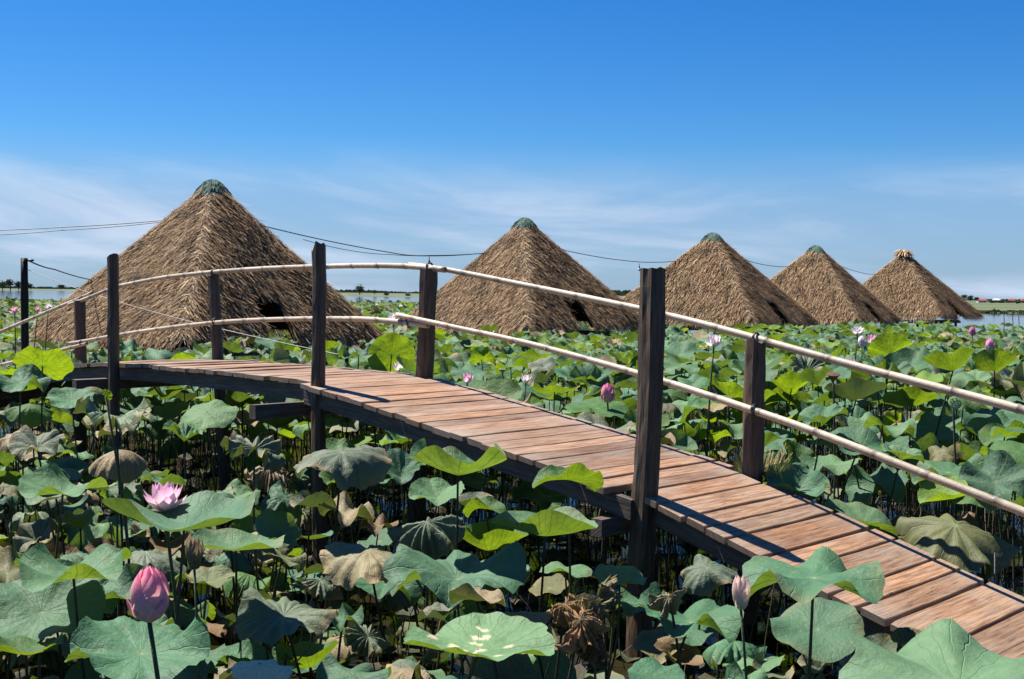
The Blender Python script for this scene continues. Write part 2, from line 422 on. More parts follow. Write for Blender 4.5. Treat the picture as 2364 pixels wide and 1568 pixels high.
def post(name, top_px, bot_px, w, rad, cap='flat', sides=8, sq=0.0, label=None, rot=0.0):
    """round or roughly squared post, axis through two pixels on the plane w; foot driven into the pond bed"""
    s1, z1 = on_plane(*top_px, w); s0, z0 = on_plane(*bot_px, w)
    n = 26; zz = np.linspace(-0.4, z1, n); V = []; L = []; dent = 1 + rng.normal(0, .05, sides)
    ph = rng.uniform(0, 6)
    for i, z in enumerate(zz):
        sx = s0 + (s1 - s0) * (z - z0) / (z1 - z0) + 0.009 * math.sin(z * 3.2 + ph)
        for j in range(sides):
            t = 2 * math.pi * (j + 0.5) / sides
            c_, s_ = math.cos(t), math.sin(t)
            rr = rad * (1 + sq * (1 / max(abs(c_), abs(s_)) - 1)) * (1 + rng.normal(0, 0.028)) * (dent[j] + .035 * math.sin(z * 5 + j * 2 + ph)) * (1.05 - 0.08 * i / n)
            zc = z
            if i == n - 1:
                if cap == 'slant': zc = z + 0.03 * c_
                elif cap == 'split': zc = z + (0.05 if c_ > 0.2 else -0.015) + rng.normal(0, 0.012)
                else: zc = z + rng.normal(0, 0.008)
            t2 = t + rot; p = bw(sx, w, zc) + D3 * rr * math.cos(t2) + P3 * rr * math.sin(t2)
            V.append(p - BORG); L.append((z, t * rad, s0 * 5))
    q = []
    for i in range(n - 1):
        for j in range(sides):
            k = (j + 1) % sides; q.append([i * sides + j, i * sides + k, (i + 1) * sides + k, (i + 1) * sides + j])
    V.append(np.mean(V[-sides:], axis=0)); L.append((0, 0, 0)); e = (n - 1) * sides
    tris = np.array([[e + j, e + (j + 1) % sides, n * sides] for j in range(sides)])
    o = mk(name, np.array(V), [np.array(q)[:, ::-1], tris[:, ::-1]], M_POST, bridge, col=np.array([1, 1, 1, 1.0]), lp=L, smooth=False)
    if label: o['label'] = label
    return o
# far row carries the rails, near row stands free
post('post', (184, 692), (186, 842), 0.045, 0.072, sides=8, sq=0.5, label='short rail post on the low far end of the bridge')
post('post', (492, 633), (503, 826), 0.045, 0.062, sides=8, label='slim rail post in front of the largest hut')
post('post', (991, 623), (979, 867), 0.045, 0.076, sides=8, sq=0.4, label='rail post at the top of the arch where the bamboo poles overlap')
post('post', (1747, 786), (1735, 1103), 0.045, 0.068, sides=8, sq=0.6, label='rail post with dry weeds at its foot')
post('post', (260, 592), (264, 885), 1.27, 0.052, 'slant', sides=8, sq=0.7, label='dark free-standing post at the far end of the flat deck')
post('post', (735, 578), (736, 930), 1.27, 0.058, 'split', sides=9, label='dark free-standing post with a split top')
post('post', (1509, 620), (1487, 1160), 1.215, 0.056, 'flat', sides=12, sq=0.97, rot=0.22, label='thick squared free-standing post with one sunlit face')
# knots on the thick post
def pole(name, pts, w, r0, r1, parent, off=None, label=None):
    """bamboo cane through pixels on plane w, with swollen nodes"""
    sz = np.array([on_plane(px, py, w) for px, py in pts])
    ss = np.arange(sz[0, 0], sz[-1, 0], 0.055); zz = np.interp(ss, sz[:, 0], sz[:, 1])
    ker = np.ones(13) / 13; zp = np.pad(zz, 6, mode='reflect', reflect_type='odd'); zz = np.convolve(zp, ker, 'valid')
    rad = np.linspace(r0, r1, len(ss)); colr = []
    nd = rng.uniform(0, 0.3); step = rng.uniform(0.34, 0.42); path = []; rads = []
    nodes = np.arange(ss[0] + nd, ss[-1], step) + rng.normal(0, 0.02, len(np.arange(ss[0] + nd, ss[-1], step)))
    allS = np.unique(np.r_[ss, nodes - 0.014, nodes, nodes + 0.014]); allS = allS[(allS >= ss[0]) & (allS <= ss[-1])]
    b0 = rng.uniform(0.85, 1.0); kink = np.cumsum(rng.normal(0, .0022, 64)); kink -= np.linspace(0, kink[len(nodes) % 64], 64); shade = rng.uniform(.72, 1.05, 64); ph_ = rng.uniform(0, 6)
    for x in allS:
        d = np.min(np.abs(nodes - x)) if len(nodes) else 1
        r = np.interp(x, ss, rad) * (1.13 if d < 0.004 else (0.99 if d < 0.02 else 1.0))
        kn = int(np.searchsorted(nodes, x)); path.append(bw(x, w + .006 * math.sin(x * 2.3 + ph_), np.interp(x, ss, zz) + kink[kn % 64] * .5) - BORG); rads.append(r)
        v = b0 * (0.55 if d < 0.02 else 1.0) * shade[kn % 64] * rng.uniform(.92, 1.06)
        colr.append(np.array([0.52, 0.43, 0.32]) * v)
    V, f = tube_data(path, rads, 10)
    cc = np.repeat(np.array(colr), 10, axis=0); cc = np.vstack([cc, [0.12, .08, .05], [0.12, .08, .05]])
    return mk(name, V, f, M_BAMBOO, bridge, col=cc)
rail0 = pole('bamboo_rail', [(-70, 795), (0, 766), (100, 725), (183, 690), (214, 676)], 0.02, 0.024, 0.021, bridge)
rail1 = pole('bamboo_rail', [(160, 703), (183, 696), (270, 660), (380, 640), (497, 627), (600, 620), (735, 616), (850, 613), (985, 617), (1028, 624)], 0.055, 0.021, 0.026, bridge)
rail2 = pole('bamboo_rail', [(944, 610), (985, 613), (1080, 631), (1200, 655), (1300, 675), (1470, 711), (1600, 742), (1742, 779), (1900, 823), (2100, 876), (2364, 946), (2470, 975)], 0.02, 0.023, 0.027, bridge)
rail3 = pole('bamboo_rail', [(-70, 862), (0, 842), (100, 818), (202, 792)], 0.135, 0.021, 0.021, bridge)
rail4 = pole('bamboo_rail', [(160, 793), (183, 790), (300, 769), (400, 755), (497, 744), (600, 738), (735, 735), (850, 737), (930, 743), (993, 752)], 0.125, 0.021, 0.026, bridge)
rail5 = pole('bamboo_rail', [(917, 727), (985, 741), (1080, 762), (1200, 788), (1300, 814), (1470, 860), (1600, 900), (1742, 948), (1900, 1003), (2100, 1083), (2364, 1182), (2480, 1228)], 0.14, 0.022, 0.027, bridge)
for px, py, w, rl in ((992, 616, 0.04, rail2), (1746, 781, 0.03, rail2), (494, 630, 0.05, rail1), (190, 690, 0.03, rail0), (945, 742, 0.125, rail4), (1742, 947, 0.14, rail5), (497, 743, 0.125, rail4), (190, 792, 0.13, rail3)):
    s1, z1 = on_plane(px, py, w)
    th = np.linspace(0, 4 * math.pi, 25); pth = [bw(s1 + 0.012 * (t / 12 - .5), w + 0.036 * math.cos(t), z1 + 0.036 * math.sin(t)) - BORG for t in th]
    tube('lashing', pth, 0.006, M_WIRE, rl, sides=4)

# ------------------------------------------------------------------ thatched huts
def strands(p, d, nrm, acr, L, wid, lift):
    """tapered straw blades as quads; all arrays n x 3 or n"""
    n = len(p)
    a = acr * (wid / 2)[:, None]
    e = p + d * L[:, None] + nrm * lift[:, None]
    V = np.stack([p - a, p + a, e + a * 0.45, e - a * 0.45], 1).reshape(-1, 3)
    q = np.arange(4 * n).reshape(n, 4)
    return V, q
STRAW = np.array([[.40, .29, .18], [.30, .21, .13], [.22, .15, .09], [.13, .088, .055], [.60, .50, .37], [.34, .255, .165]])
def straw_col(n, p=(.25, .22, .17, .14, .11, .11)):
    c = STRAW[rng.choice(6, n, p=p)] * rng.uniform(.38, 1.3, n)[:, None] * [1.28, 1.15, .99]
    return c
ZE, ZA, RH = 1.27, 4.72, 4.1
def thatch_slope(root, A, B, top, nst, door=False, seed=0):
    A, B, top = map(np.array, (A, B, top))
    mid = (A + B) / 2; acr = (B - A) / np.linalg.norm(B - A); dn = mid - top; SL = np.linalg.norm(dn); dn /= SL
    nrm = np.cross(acr, dn); nrm /= np.linalg.norm(nrm)
    if nrm[2] < 0: nrm = -nrm
    half = np.linalg.norm(B - A) / 2
    dc, dw, dh = -0.10 * half, 0.40, 1.08        # doorway: offset along the eave, half width, height up the slope
    # dark under-layer as a grid with the doorway left open
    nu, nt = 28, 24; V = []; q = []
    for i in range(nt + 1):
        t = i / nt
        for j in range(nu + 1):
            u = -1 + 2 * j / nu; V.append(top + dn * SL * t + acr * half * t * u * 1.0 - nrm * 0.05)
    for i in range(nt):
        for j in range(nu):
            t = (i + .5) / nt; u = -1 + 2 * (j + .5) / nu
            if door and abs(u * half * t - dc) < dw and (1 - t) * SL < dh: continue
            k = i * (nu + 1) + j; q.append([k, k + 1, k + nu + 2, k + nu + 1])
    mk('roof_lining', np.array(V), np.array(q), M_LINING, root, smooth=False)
    n = nst
    t = np.sqrt(rng.uniform(0.0, 1.0, n)); 
    row = 0.22; t = (np.floor(t * SL / row) + rng.beta(2, 2, n)) * row / SL
    t = np.clip(t, 0.01, 0.985)
    u = rng.uniform(-1, 1, n)
    X = u * half * t
    sag = 0.05 * np.sin(X * 2.1 + seed) * np.sin(t * 7 + seed)
    p = top + dn * (SL * t)[:, None] + acr * X[:, None] + nrm * (rng.uniform(0.0, .07, n) + sag * .6)[:, None]
    L = np.clip(rng.normal(.42, .10, n), .15, .7)
    lean = rng.normal(0, .11, n) + .10 * np.sin(X * 1.7 + t * 9 + seed)
    d = dn + acr * lean[:, None]
    low = t > 0.93
    d = d + np.array([0, 0, -1.0]) * (low * .35)[:, None]
    d /= np.linalg.norm(d, axis=1)[:, None]
    lift = np.abs(rng.normal(.045, .05, n)) * (1 + 1.5 * (rng.random(n) < .08))
    keep = np.ones(n, bool)
    if door:
        up = (1 - t) * SL
        inside = (np.abs(X - dc) < dw) & (up < dh + .26)
        keep &= ~inside
    # worn hollows where dark straw shows
    wear = np.sin(X * 2.7 + seed * 2) * np.sin(t * SL * 3.1 + seed) + rng.normal(0, .35, n)
    c = straw_col(n)
    c[wear > .85] *= .42
    c[low] *= 1.15
    V, q = strands(p[keep], d[keep], np.tile(nrm, (keep.sum(), 1)), np.tile(acr, (keep.sum(), 1)), L[keep], rng.uniform(.010, .024, n)[keep], lift[keep])
    ts_ = tag(mk('thatch_slope', V, q, M_THATCH, root, col=np.repeat(c[keep], 4, axis=0), smooth=False), kind='stuff')
    if door:
        zc = lambda x, upd: top + dn * (SL - upd) + acr * x
        for x in (dc - dw, dc + dw):
            tube('door_jamb', [zc(x, -.1) - nrm * .03, zc(x, dh) - nrm * .03], .035, M_POST, ts_, sides=6, col=None)
        tube('door_lintel', [zc(dc - dw - .1, dh) - nrm * .02, zc(dc + dw + .1, dh) - nrm * .02], .035, M_POST, ts_, sides=6)
def make_hut(name, nfront, nback, cap):
    root = empty(name)
    K = [np.array([RH * math.cos(a), RH * math.sin(a), ZE]) for a in (-math.pi / 2, 0, math.pi / 2, math.pi)]   # near, side, far, side
    top = np.array([0, 0, ZA])
    thatch_slope(root, K[0], K[1], top, nfront, door=True, seed=1.0)
    thatch_slope(root, K[3], K[0], top, nfront, seed=2.3)
    thatch_slope(root, K[1], K[2], top, nback, seed=.4)
    thatch_slope(root, K[2], K[3], top, nback, seed=3.1)
    # hip bundles
    for i, k in enumerate(K):
        n = 2200 if i != 2 else 400
        t = rng.uniform(.04, 1.0, n) ** .8
        ax = (k - top); ln = np.linalg.norm(ax); ax /= ln
        side = np.cross(ax, [0, 0, 1.0]); side /= np.linalg.norm(side); upn = np.cross(side, ax)
        sgn = rng.choice([-1, 1], n)
        p = top + ax * (ln * t)[:, None] + upn * rng.uniform(.0, .09, n)[:, None] + side * rng.normal(0, .04, n)[:, None]
        d = ax * .8 + side * (sgn * rng.uniform(.2, .9, n))[:, None] - upn * .25; d /= np.linalg.norm(d, axis=1)[:, None]
        a2 = np.cross(d, upn); a2 /= np.linalg.norm(a2, axis=1)[:, None]
        V, q = strands(p, d, np.tile(upn, (n, 1)), a2, rng.uniform(.15, .42, n), rng.uniform(.010, .026, n), rng.normal(.02, .05, n))
        tag(mk('hip_thatch', V, q, M_THATCH, root, col=np.repeat(straw_col(n, (.3, .16, .1, .1, .22, .12)), 4, axis=0), smooth=False), kind='stuff')
    # ridge cap
    if cap == 'sheet':
        r0, z0, z1 = .52, ZA - .33, ZA + .08
        for i in range(4):
            a0 = -math.pi / 2 + i * math.pi / 2; a1 = a0 + math.pi / 2
            A = np.array([math.cos(a0), math.sin(a0)]); B = np.array([math.cos(a1), math.sin(a1)])
            ou = (A + B) / np.linalg.norm(A + B)
            nu, nt = 16, 8; V = []
            for it in range(nt + 1):
                t = it / nt
                for iu in range(nu + 1):
                    f = iu / nu; rd = .03 + (r0 - .03) * t
                    chord = (A * (1 - f) + B * f); rnd = chord / np.linalg.norm(chord) * .9
                    c = (chord * .55 + rnd * .45) * rd
                    rip = .014 * (iu % 2) * t + rng.normal(0, .006)
                    c = c + ou * rip * (0 < iu < nu)
                    V.append([c[0], c[1], z1 - (z1 - z0) * (t ** 1.9) + rip + (rng.normal(0, .012) if it == nt else 0)])
            q = [[it * (nu + 1) + iu, it * (nu + 1) + iu + 1, (it + 1) * (nu + 1) + iu + 1, (it + 1) * (nu + 1) + iu] for it in range(nt) for iu in range(nu)]
            mk('cap_sheet', np.array(V), np.array(q)[:, ::-1], M_CAP, root, smooth=False)
    else:
        n = 500; a = rng.uniform(0, 6.28, n)
        p = np.c_[.12 * np.cos(a), .12 * np.sin(a), np.full(n, ZA + .12)] + rng.normal(0, .04, (n, 3))
        d = np.c_[np.cos(a) * .75, np.sin(a) * .75, -.6 + rng.normal(0, .15, n)]; d /= np.linalg.norm(d, axis=1)[:, None]
        a2 = np.c_[-np.sin(a), np.cos(a), np.zeros(n)]
        V, q = strands(p, d, np.tile([0, 0, 1.0], (n, 1)), a2, rng.uniform(.3, .6, n), rng.uniform(.03, .06, n), rng.normal(.05, .04, n))
        tag(mk('straw_cap', V, q, M_THATCH, root, col=np.repeat(straw_col(n, (.35, .1, .0, .0, .55, .0)) * 1.1, 4, axis=0), smooth=False), kind='stuff')
    # raised floor on stilts
    hs = 2.15; c45 = math.pi / 4
    ux = np.array([math.cos(c45), math.sin(c45), 0]); uy = np.array([-math.sin(c45), math.cos(c45), 0])
    mk('floor', box_pts([0, 0, .93], ux * hs, uy * hs, [0, 0, .03]), BOXF, M_BEAM, root, lp=np.zeros((8, 3)), col=np.array([1, 1, 1, 1.]), smooth=False)
    for k in (-1, 0, 1):
        mk('floor_beam', box_pts(uy * hs * .95 * k + [0, 0, .84], ux * (hs + .3), uy * .05, [0, 0, .058]), BOXF, M_BEAM, root, lp=np.zeros((8, 3)), col=np.array([1, 1, 1, 1.]), smooth=False)
    for a in (-1, 0, 1):
        for b_ in (-1, 0, 1):
            if a == 0 and b_ == 0: continue
            p = ux * hs * .93 * a + uy * hs * .93 * b_
            tube('stilt', [p + [0, 0, -.4], p + [rng.normal(0, .03), rng.normal(0, .03), 1.75 if (a and b_) else 1.0]], .065, M_POST, root, sides=7)
    return root
def copy_tree(o, parent=None):
    c = o.copy(); COL.objects.link(c)
    if parent: c.parent = parent
    for ch in o.children: copy_tree(ch, c)
    return c
HUTS = [(487, 415, 28.0, -8, 'largest thatched hut, its green sheet cap tallest against the sky'),
        (1215, 503, 40.4, 1, 'thatched hut with green cap standing between the largest hut and the thick front post'),
        (1643, 537, 49.0, 20, 'thatched hut with green cap rising directly behind the thick front post'),
        (1880, 563, 58.2, 24, 'fourth thatched hut in the row, flat green cap with a white edge'),
        (2090, 583, 67.4, 24, 'smallest, most distant thatched hut, bare straw tuft on its peak')]
hut_a = make_hut('thatched_hut', 36000, 7000, 'sheet')
hut_b = make_hut('thatched_hut', 22000, 4500, 'sheet')
hut_c = make_hut('thatched_hut', 22000, 4500, 'straw')
HUTP = []
for i, (px, py, d, phi, lab) in enumerate(HUTS):
    h = hut_a if i == 0 else (hut_b if i == 1 else (hut_c if i == 4 else copy_tree(hut_b)))
    p = at(px, py, d)
    azv = math.atan2(p[0], p[1])
    if i == 0: h.scale = (.96, .96, 1.0)
    if i >= 2: h.scale = ((1.12, 1.07, 1.0), (1.08, 1.12, .985), (1.1, 1.06, 1.01))[i - 2]
    h.location = (p[0], p[1], p[2] - (ZA + .08)); h.rotation_euler = ((0, .012, -.014, .01, -.012)[i], (.008, -.012, .016, .012, -.016)[i], -azv + math.radians(phi))
    HUTP.append(p)
    tag(h, lab, 'hut', 'row of thatched huts in the lotus field')

# ------------------------------------------------------------------ cables, bulbs, free pole, rope
def cable(name, pts, r, mat, label, cat, sag=0.0, group=None):
    pts = [np.asarray(p, float) for p in pts]; path = []
    for a, b_ in zip(pts[:-1], pts[1:]):
        for f in np.linspace(0, 1, 14)[(1 if path else 0):]:
            path.append(a + (b_ - a) * f - np.array([0, 0, sag * 4 * f * (1 - f)]))
    o = tube(name, np.array(path), r, mat, sides=5); return tag(o, label, cat, group)
G = 'overhead cables strung from hut to hut'
cable('overhead_cable', [at(-120, 534, 30), at(140, 525, 30), at(420, 505, 29.2)], 0.0112, M_WIRE, 'upper black cable running off from the largest hut', 'cable', .02, G)
cable('overhead_cable', [at(-120, 546, 30), at(140, 532, 30), at(420, 507, 29.3)], 0.0099, M_WIRE, 'lower black cable sagging off from the largest hut', 'cable', .03, G)
cable('overhead_cable', [at(600, 520, 29.5), at(900, 583, 35), at(991, 590, 37), at(1160, 580, 41.5)], 0.0136, M_WIRE, 'thick cable sagging between the two largest huts', 'cable', .04, G)
cable('overhead_cable', [at(700, 553, 31), at(900, 588, 35), at(1130, 583, 41.5)], 0.0087, M_WIRE, 'thin second cable sagging between the two largest huts', 'cable', .08, G)
cable('overhead_cable', [at(1290, 575, 41.5), at(1476, 605, 46), at(1600, 598, 50)], 0.0136, M_WIRE, 'cable between the second hut and the hut behind the thick post', 'cable', .06, G)
cable('overhead_cable', [at(1710, 597, 50), at(1790, 615, 53.5), at(1850, 612, 59)], 0.0136, M_WIRE, 'short cable between the third and fourth huts', 'cable', .05, G)
cable('overhead_cable', [at(1930, 610, 59), at(2003, 633, 63), at(2060, 628, 68)], 0.0136, M_WIRE, 'short cable between the fourth and the smallest hut', 'cable', .05, G)
def bulb(px, py, d, label):
    p = at(px, py, d); r = empty('light_bulb', p)
    tube('bulb_cord', [[0, 0, -.02], [0, 0, -.13]], .012, M_WIRE, r, sides=5)
    sk_ = tube('bulb_socket', [[0, 0, -.13], [0, 0, -.2]], .03, M_WIRE, r, sides=7)
    tube('bulb_glass', [[0, 0, -.2], [0, 0, -.23], [0, 0, -.28], [0, 0, -.32]], [.025, .045, .05, .02], M_BULB, sk_, sides=8)
    tag(r, label, 'light bulb', 'bulbs hanging from the cables')
bulb(991, 591, 37, 'unlit bulb hanging from the cable above the rail joint')
bulb(1476, 607, 46, 'unlit bulb hanging beside the top of the thick post')
pp = at(56, 596, 16.4)
free = tag(empty('cable_pole', (pp[0], pp[1], 0)), 'thin dark pole at the far left carrying wires to the largest hut', 'pole')
pa, pb_ = at(56, 596, 16.4), at(58, 830, 16.4)
zz = np.linspace(-.4, pa[2], 12)
tube('shaft', [np.array([pb_[0] + (pa[0] - pb_[0]) * (z - pb_[2]) / (pa[2] - pb_[2]) - pp[0], 0, z]) for z in zz], [.052 * rng.uniform(.9, 1.1) for z in zz], M_POST, free, sides=7)
tube('insulator', [[0.03, 0, pa[2] - .03], [.13, 0, pa[2] - .03]], .015, M_WIRE, free, sides=5)
cable('service_wire', [at(62, 600, 16.4), at(125, 622, 22), at(215, 647, 28)], .012, M_WIRE, 'black wire from the thin pole up to the largest hut', 'wire', .02)
st = at(800, 822, 12.4)
cable('guy_rope', [at(62, 622, 16.4), at(219, 680, 15.4), at(445, 744, 14.2), st], .0045, M_ROPE, 'pale rope slanting from the thin pole down past the largest hut', 'rope', .01)
tag(tube('rope_stake', [[st[0], st[1], -.3], [st[0] + .01, st[1], .7], [st[0], st[1], st[2] + .1]], .022, M_POST, sides=6), 'short stake holding the pale rope behind the split-topped post', 'stake')
for i, px in enumerate((2318, 2338, 2352)):
    p = at_z(px, 748, 0.0); h = (.9, .75, .8)[i]
    a, b_ = at(px - 1, 716 + 4 * i, p[1]), at(px, 752, p[1])
    tag(tube('water_stake', [[a[0], p[1], -.5], [a[0] + .1, p[1], b_[2] + .2], [a[0], p[1], a[2]]], .035, M_POST, sides=5),
        ('thin stake in open water beside the smallest hut', 'second thin stake out in the open water', 'outermost thin stake in the open water')[i], 'stake', 'stakes in the open water')

# ------------------------------------------------------------------ lotus leaves
def grid_faces(nr, ns):
    j = np.arange(ns); k = (j + 1) % ns
    tri = np.stack([np.zeros(ns, int), 1 + j, 1 + k], -1)
    q = []
    for i in range(nr - 1):
        a = 1 + i * ns; b_ = a + ns
        q.append(np.stack([a + j, b_ + j, b_ + k, a + k], -1))
    return tri, (np.concatenate(q) if q else np.zeros((0, 4), int))
PK = ('a0', 'a1', 'A1', 'A2', 'A3', 'A5', 'A7', 'pl', 'cr', 'curl', 'jag')
SHAPES = {   # mean rim angles (rad) and wave amplitudes
    'bowl':     dict(a0=.12, a1=.62, A1=.12, A2=.22, A3=.16, A5=.16, A7=.08, pl=.0, cr=.012, curl=-.1, jag=.012),
    'flat':     dict(a0=.10, a1=.05, A1=.10, A2=.20, A3=.20, A5=.18, A7=.10, pl=.02, cr=.014, curl=-.2, jag=.014),
    'wavy':     dict(a0=.18, a1=-.05, A1=.12, A2=.30, A3=.42, A5=.55, A7=.22, pl=.03, cr=.02, curl=-.2, jag=.02),
    'funnel':   dict(a0=.75, a1=-.45, A1=.10, A2=.22, A3=.20, A5=.30, A7=.16, pl=.06, cr=.015, curl=-.4, jag=.02),
    'umbrella': dict(a0=.05, a1=-1.05, A1=.25, A2=.40, A3=.25, A5=.25, A7=.15, pl=.08, cr=.025, curl=-.2, jag=.03),
    'saddle':   dict(a0=.12, a1=.10, A1=.10, A2=.95, A3=.20, A5=.25, A7=.12, pl=.02, cr=.015, curl=0., jag=.015),
    'fold':     dict(a0=.15, a1=.30, A1=.20, A2=1.5, A3=.25, A5=.25, A7=.10, pl=.05, cr=.02, curl=0., jag=.02),
    'wilt':     dict(a0=.15, a1=-1.35, A1=.35, A2=.55, A3=.45, A5=.40, A7=.25, pl=.35, cr=.05, curl=-.1, jag=.05),
    'dead':     dict(a0=-.1, a1=-1.6, A1=.4, A2=.7, A3=.6, A5=.6, A7=.4, pl=.6, cr=.11, curl=.3, jag=.09),
}
def shape_params(names, jitter=.35):
    n = len(names); P = {}
    for k in PK:
        base = np.array([SHAPES[s][k] for s in names])
        P[k] = base * (1 + rng.normal(0, jitter, n)) if k not in ('a0', 'a1') else base + rng.normal(0, .12 if jitter else 0, n)
    P['ph'] = rng.uniform(0, 6.283, (n, 6)); return P
def leaf_batch(C, diam, P, tilt, taz, nr, ns, spin=None):
    n = len(C); th = np.arange(ns) * 2 * math.pi / ns
    if spin is None: spin = rng.uniform(0, 6.28, n)
    T = th[None, :] + np.zeros((n, 1))
    ph = P['ph']
    wave = sum(P['A%d' % k][:, None] * np.cos(k * T + ph[:, i][:, None]) for i, k in enumerate((1, 2, 3, 5, 7)))
    ple = P['pl'][:, None] * np.cos(np.round(15 + 3 * np.sin(ph[:, 5]))[:, None] * T + ph[:, 0][:, None])
    out = 1 + .035 * np.cos(2 * T + ph[:, 3][:, None]) + .02 * np.cos(3 * T + ph[:, 4][:, None]) + .012 * np.cos(9 * T + ph[:, 1][:, None])
    tear = np.clip((P['jag'] - .012) * 22, 0, 1)[:, None]
    for q_ in range(3):
        t0 = rng.uniform(0, 6.283, (n, 1)); dth = np.abs((T - t0 + math.pi) % (2 * math.pi) - math.pi)
        out = out * (1 - tear * rng.uniform(.1, .55, (n, 1)) * np.exp(-(dth / rng.uniform(.05, .16, (n, 1))) ** 2))
    jag = P['jag'][:, None] * rng.normal(0, 1, (n, ns))
    rho = np.zeros((n, ns)); z = np.zeros((n, ns)); R = [np.zeros((n, 1, 3))]; LP = [np.zeros((n, 1, 2))]
    for i in range(nr):
        r = (i + .5) / nr; r1 = (i + 1) / nr
        al = P['a0'][:, None] + P['a1'][:, None] * r + wave * r ** 1.4 + ple * (.3 + .7 * r) + P['curl'][:, None] * max(0, (r - .72) / .28)
        al = np.clip(al, -1.5, 1.45)
        rho = rho + np.cos(al) / nr; z = z + np.sin(al) / nr
        o = out * (1 + (jag if i == nr - 1 else 0))
        x, y = rho * o * np.cos(T), rho * o * np.sin(T)
        zz = z + P['cr'][:, None] * r1 * (np.sin(5 * x + 7 * y + ph[:, 2][:, None]) + .6 * np.sin(11 * x - 9 * y + ph[:, 1][:, None]) + .4 * rng.normal(0, 1, (n, ns)) * (P['cr'][:, None] > .03))
        R.append(np.stack([x, y, zz], -1)); LP.append(np.stack([r1 * np.cos(T), r1 * np.sin(T)], -1))
    V = np.concatenate(R, 1); LPa = np.concatenate(LP, 1)
    V = V * (diam / 2)[:, None, None]
    c, s_ = np.cos(spin)[:, None], np.sin(spin)[:, None]
    X, Y = V[..., 0] * c - V[..., 1] * s_, V[..., 0] * s_ + V[..., 1] * c
    # tilt the normal towards azimuth taz
    ca, sa = np.cos(taz)[:, None], np.sin(taz)[:, None]
    u, v = X * ca + Y * sa, -X * sa + Y * ca
    ct, st_ = np.cos(tilt)[:, None], np.sin(tilt)[:, None]
    u2, z2 = u * ct + V[..., 2] * st_, -u * st_ + V[..., 2] * ct
    V = np.stack([u2 * ca - v * sa, u2 * sa + v * ca, z2], -1) + C[:, None]
    seed = np.broadcast_to(rng.uniform(0, 50, (n, 1, 1)), LPa.shape[:2] + (1,))
    return V, np.concatenate([LPa, seed], -1)
TONES = {   # upper-side colour and share of light let through
    'blue-green':   ((.058, .136, .070), .20),
    'green':        ((.056, .124, .034), .27),
    'pale green':   ((.110, .205, .100), .24),
    'yellow-green': ((.140, .240, .035), .32),
    'yellow':       ((.400, .380, .030), .40),
    'grey-green':   ((.115, .140, .090), .13),
    'olive':        ((.105, .105, .045), .15),
    'tan':          ((.235, .180, .100), .13),
    'brown':        ((.130, .072, .035), .08),
    'rust':         ((.270, .150, .065), .10),
    'cream':        ((.620, .570, .350), .15),
}
def leaf_cols(tones, LPa, rim=True):
    n, m = LPa.shape[:2]
    base = np.array([TONES[t][0] for t in tones]) * rng.uniform(.85, 1.18, (n, 1)) * rng.normal(1, .04, (n, 3)); al = np.array([TONES[t][1] for t in tones])
    c = np.repeat(base[:, None], m, 1) * rng.normal(1, .05, (n, m, 1))
    r = np.hypot(LPa[..., 0], LPa[..., 1])[..., None]
    ang = np.arctan2(LPa[..., 1], LPa[..., 0])[..., None]
    pale = np.clip(1 - r / .09, 0, 1); c = c * (1 - pale * .5) + np.array([.30, .36, .18]) * pale * .5
    if rim:
        k = np.array([.9 if t in ('grey-green', 'olive', 'tan', 'brown') else (.35 if rng.random() < .25 else 0) for t in tones])[:, None, None]
        ph = rng.uniform(0, 6, (n, 1, 1))
        b_ = k * np.clip((r - .72) / .28, 0, 1) * np.clip(.35 + .8 * np.sin(3 * ang + ph) + rng.normal(0, .3, (n, m, 1)), 0, 1)
        c = c * (1 - b_) + np.array([.26, .18, .09]) * b_
    return np.concatenate([np.clip(c, .005, 1), np.repeat(al[:, None, None], m, 1)], -1)

def stem_path(c, lean=.25, n=7):
    b_ = np.array([c[0] + rng.normal(0, lean * max(.2, c[2]) * .4), c[1] + rng.normal(0, lean * max(.2, c[2]) * .4), -.08])
    f = np.linspace(0, 1, n)[:, None]; bend = rng.normal(0, .03, 3) * [1, 1, 0]
    return b_ + (c - b_) * f + bend * np.sin(f * math.pi)
def leaf_thing(name, V, lpv, colv, F, C, label, group, rs=None):
    root = empty(name, (C[0], C[1], 0)); org = np.array([C[0], C[1], 0])
    mk('blade', V - org, list(F), M_LEAF, root, col=colv, lp=lpv)
    d = max(3.0, np.hypot(C[0], C[1]))
    sp_ = stem_path(np.array(C)); v = rng.choice([.5, .8, 1.2])
    tube('stalk', sp_ - org, np.linspace(.009, .006, len(sp_)), M_STEM, root, sides=6, col=np.array([.055, .05, .025]) * v)
    return tag(root, label, 'lotus leaf', group)

LFG = grid_faces(16, 72)
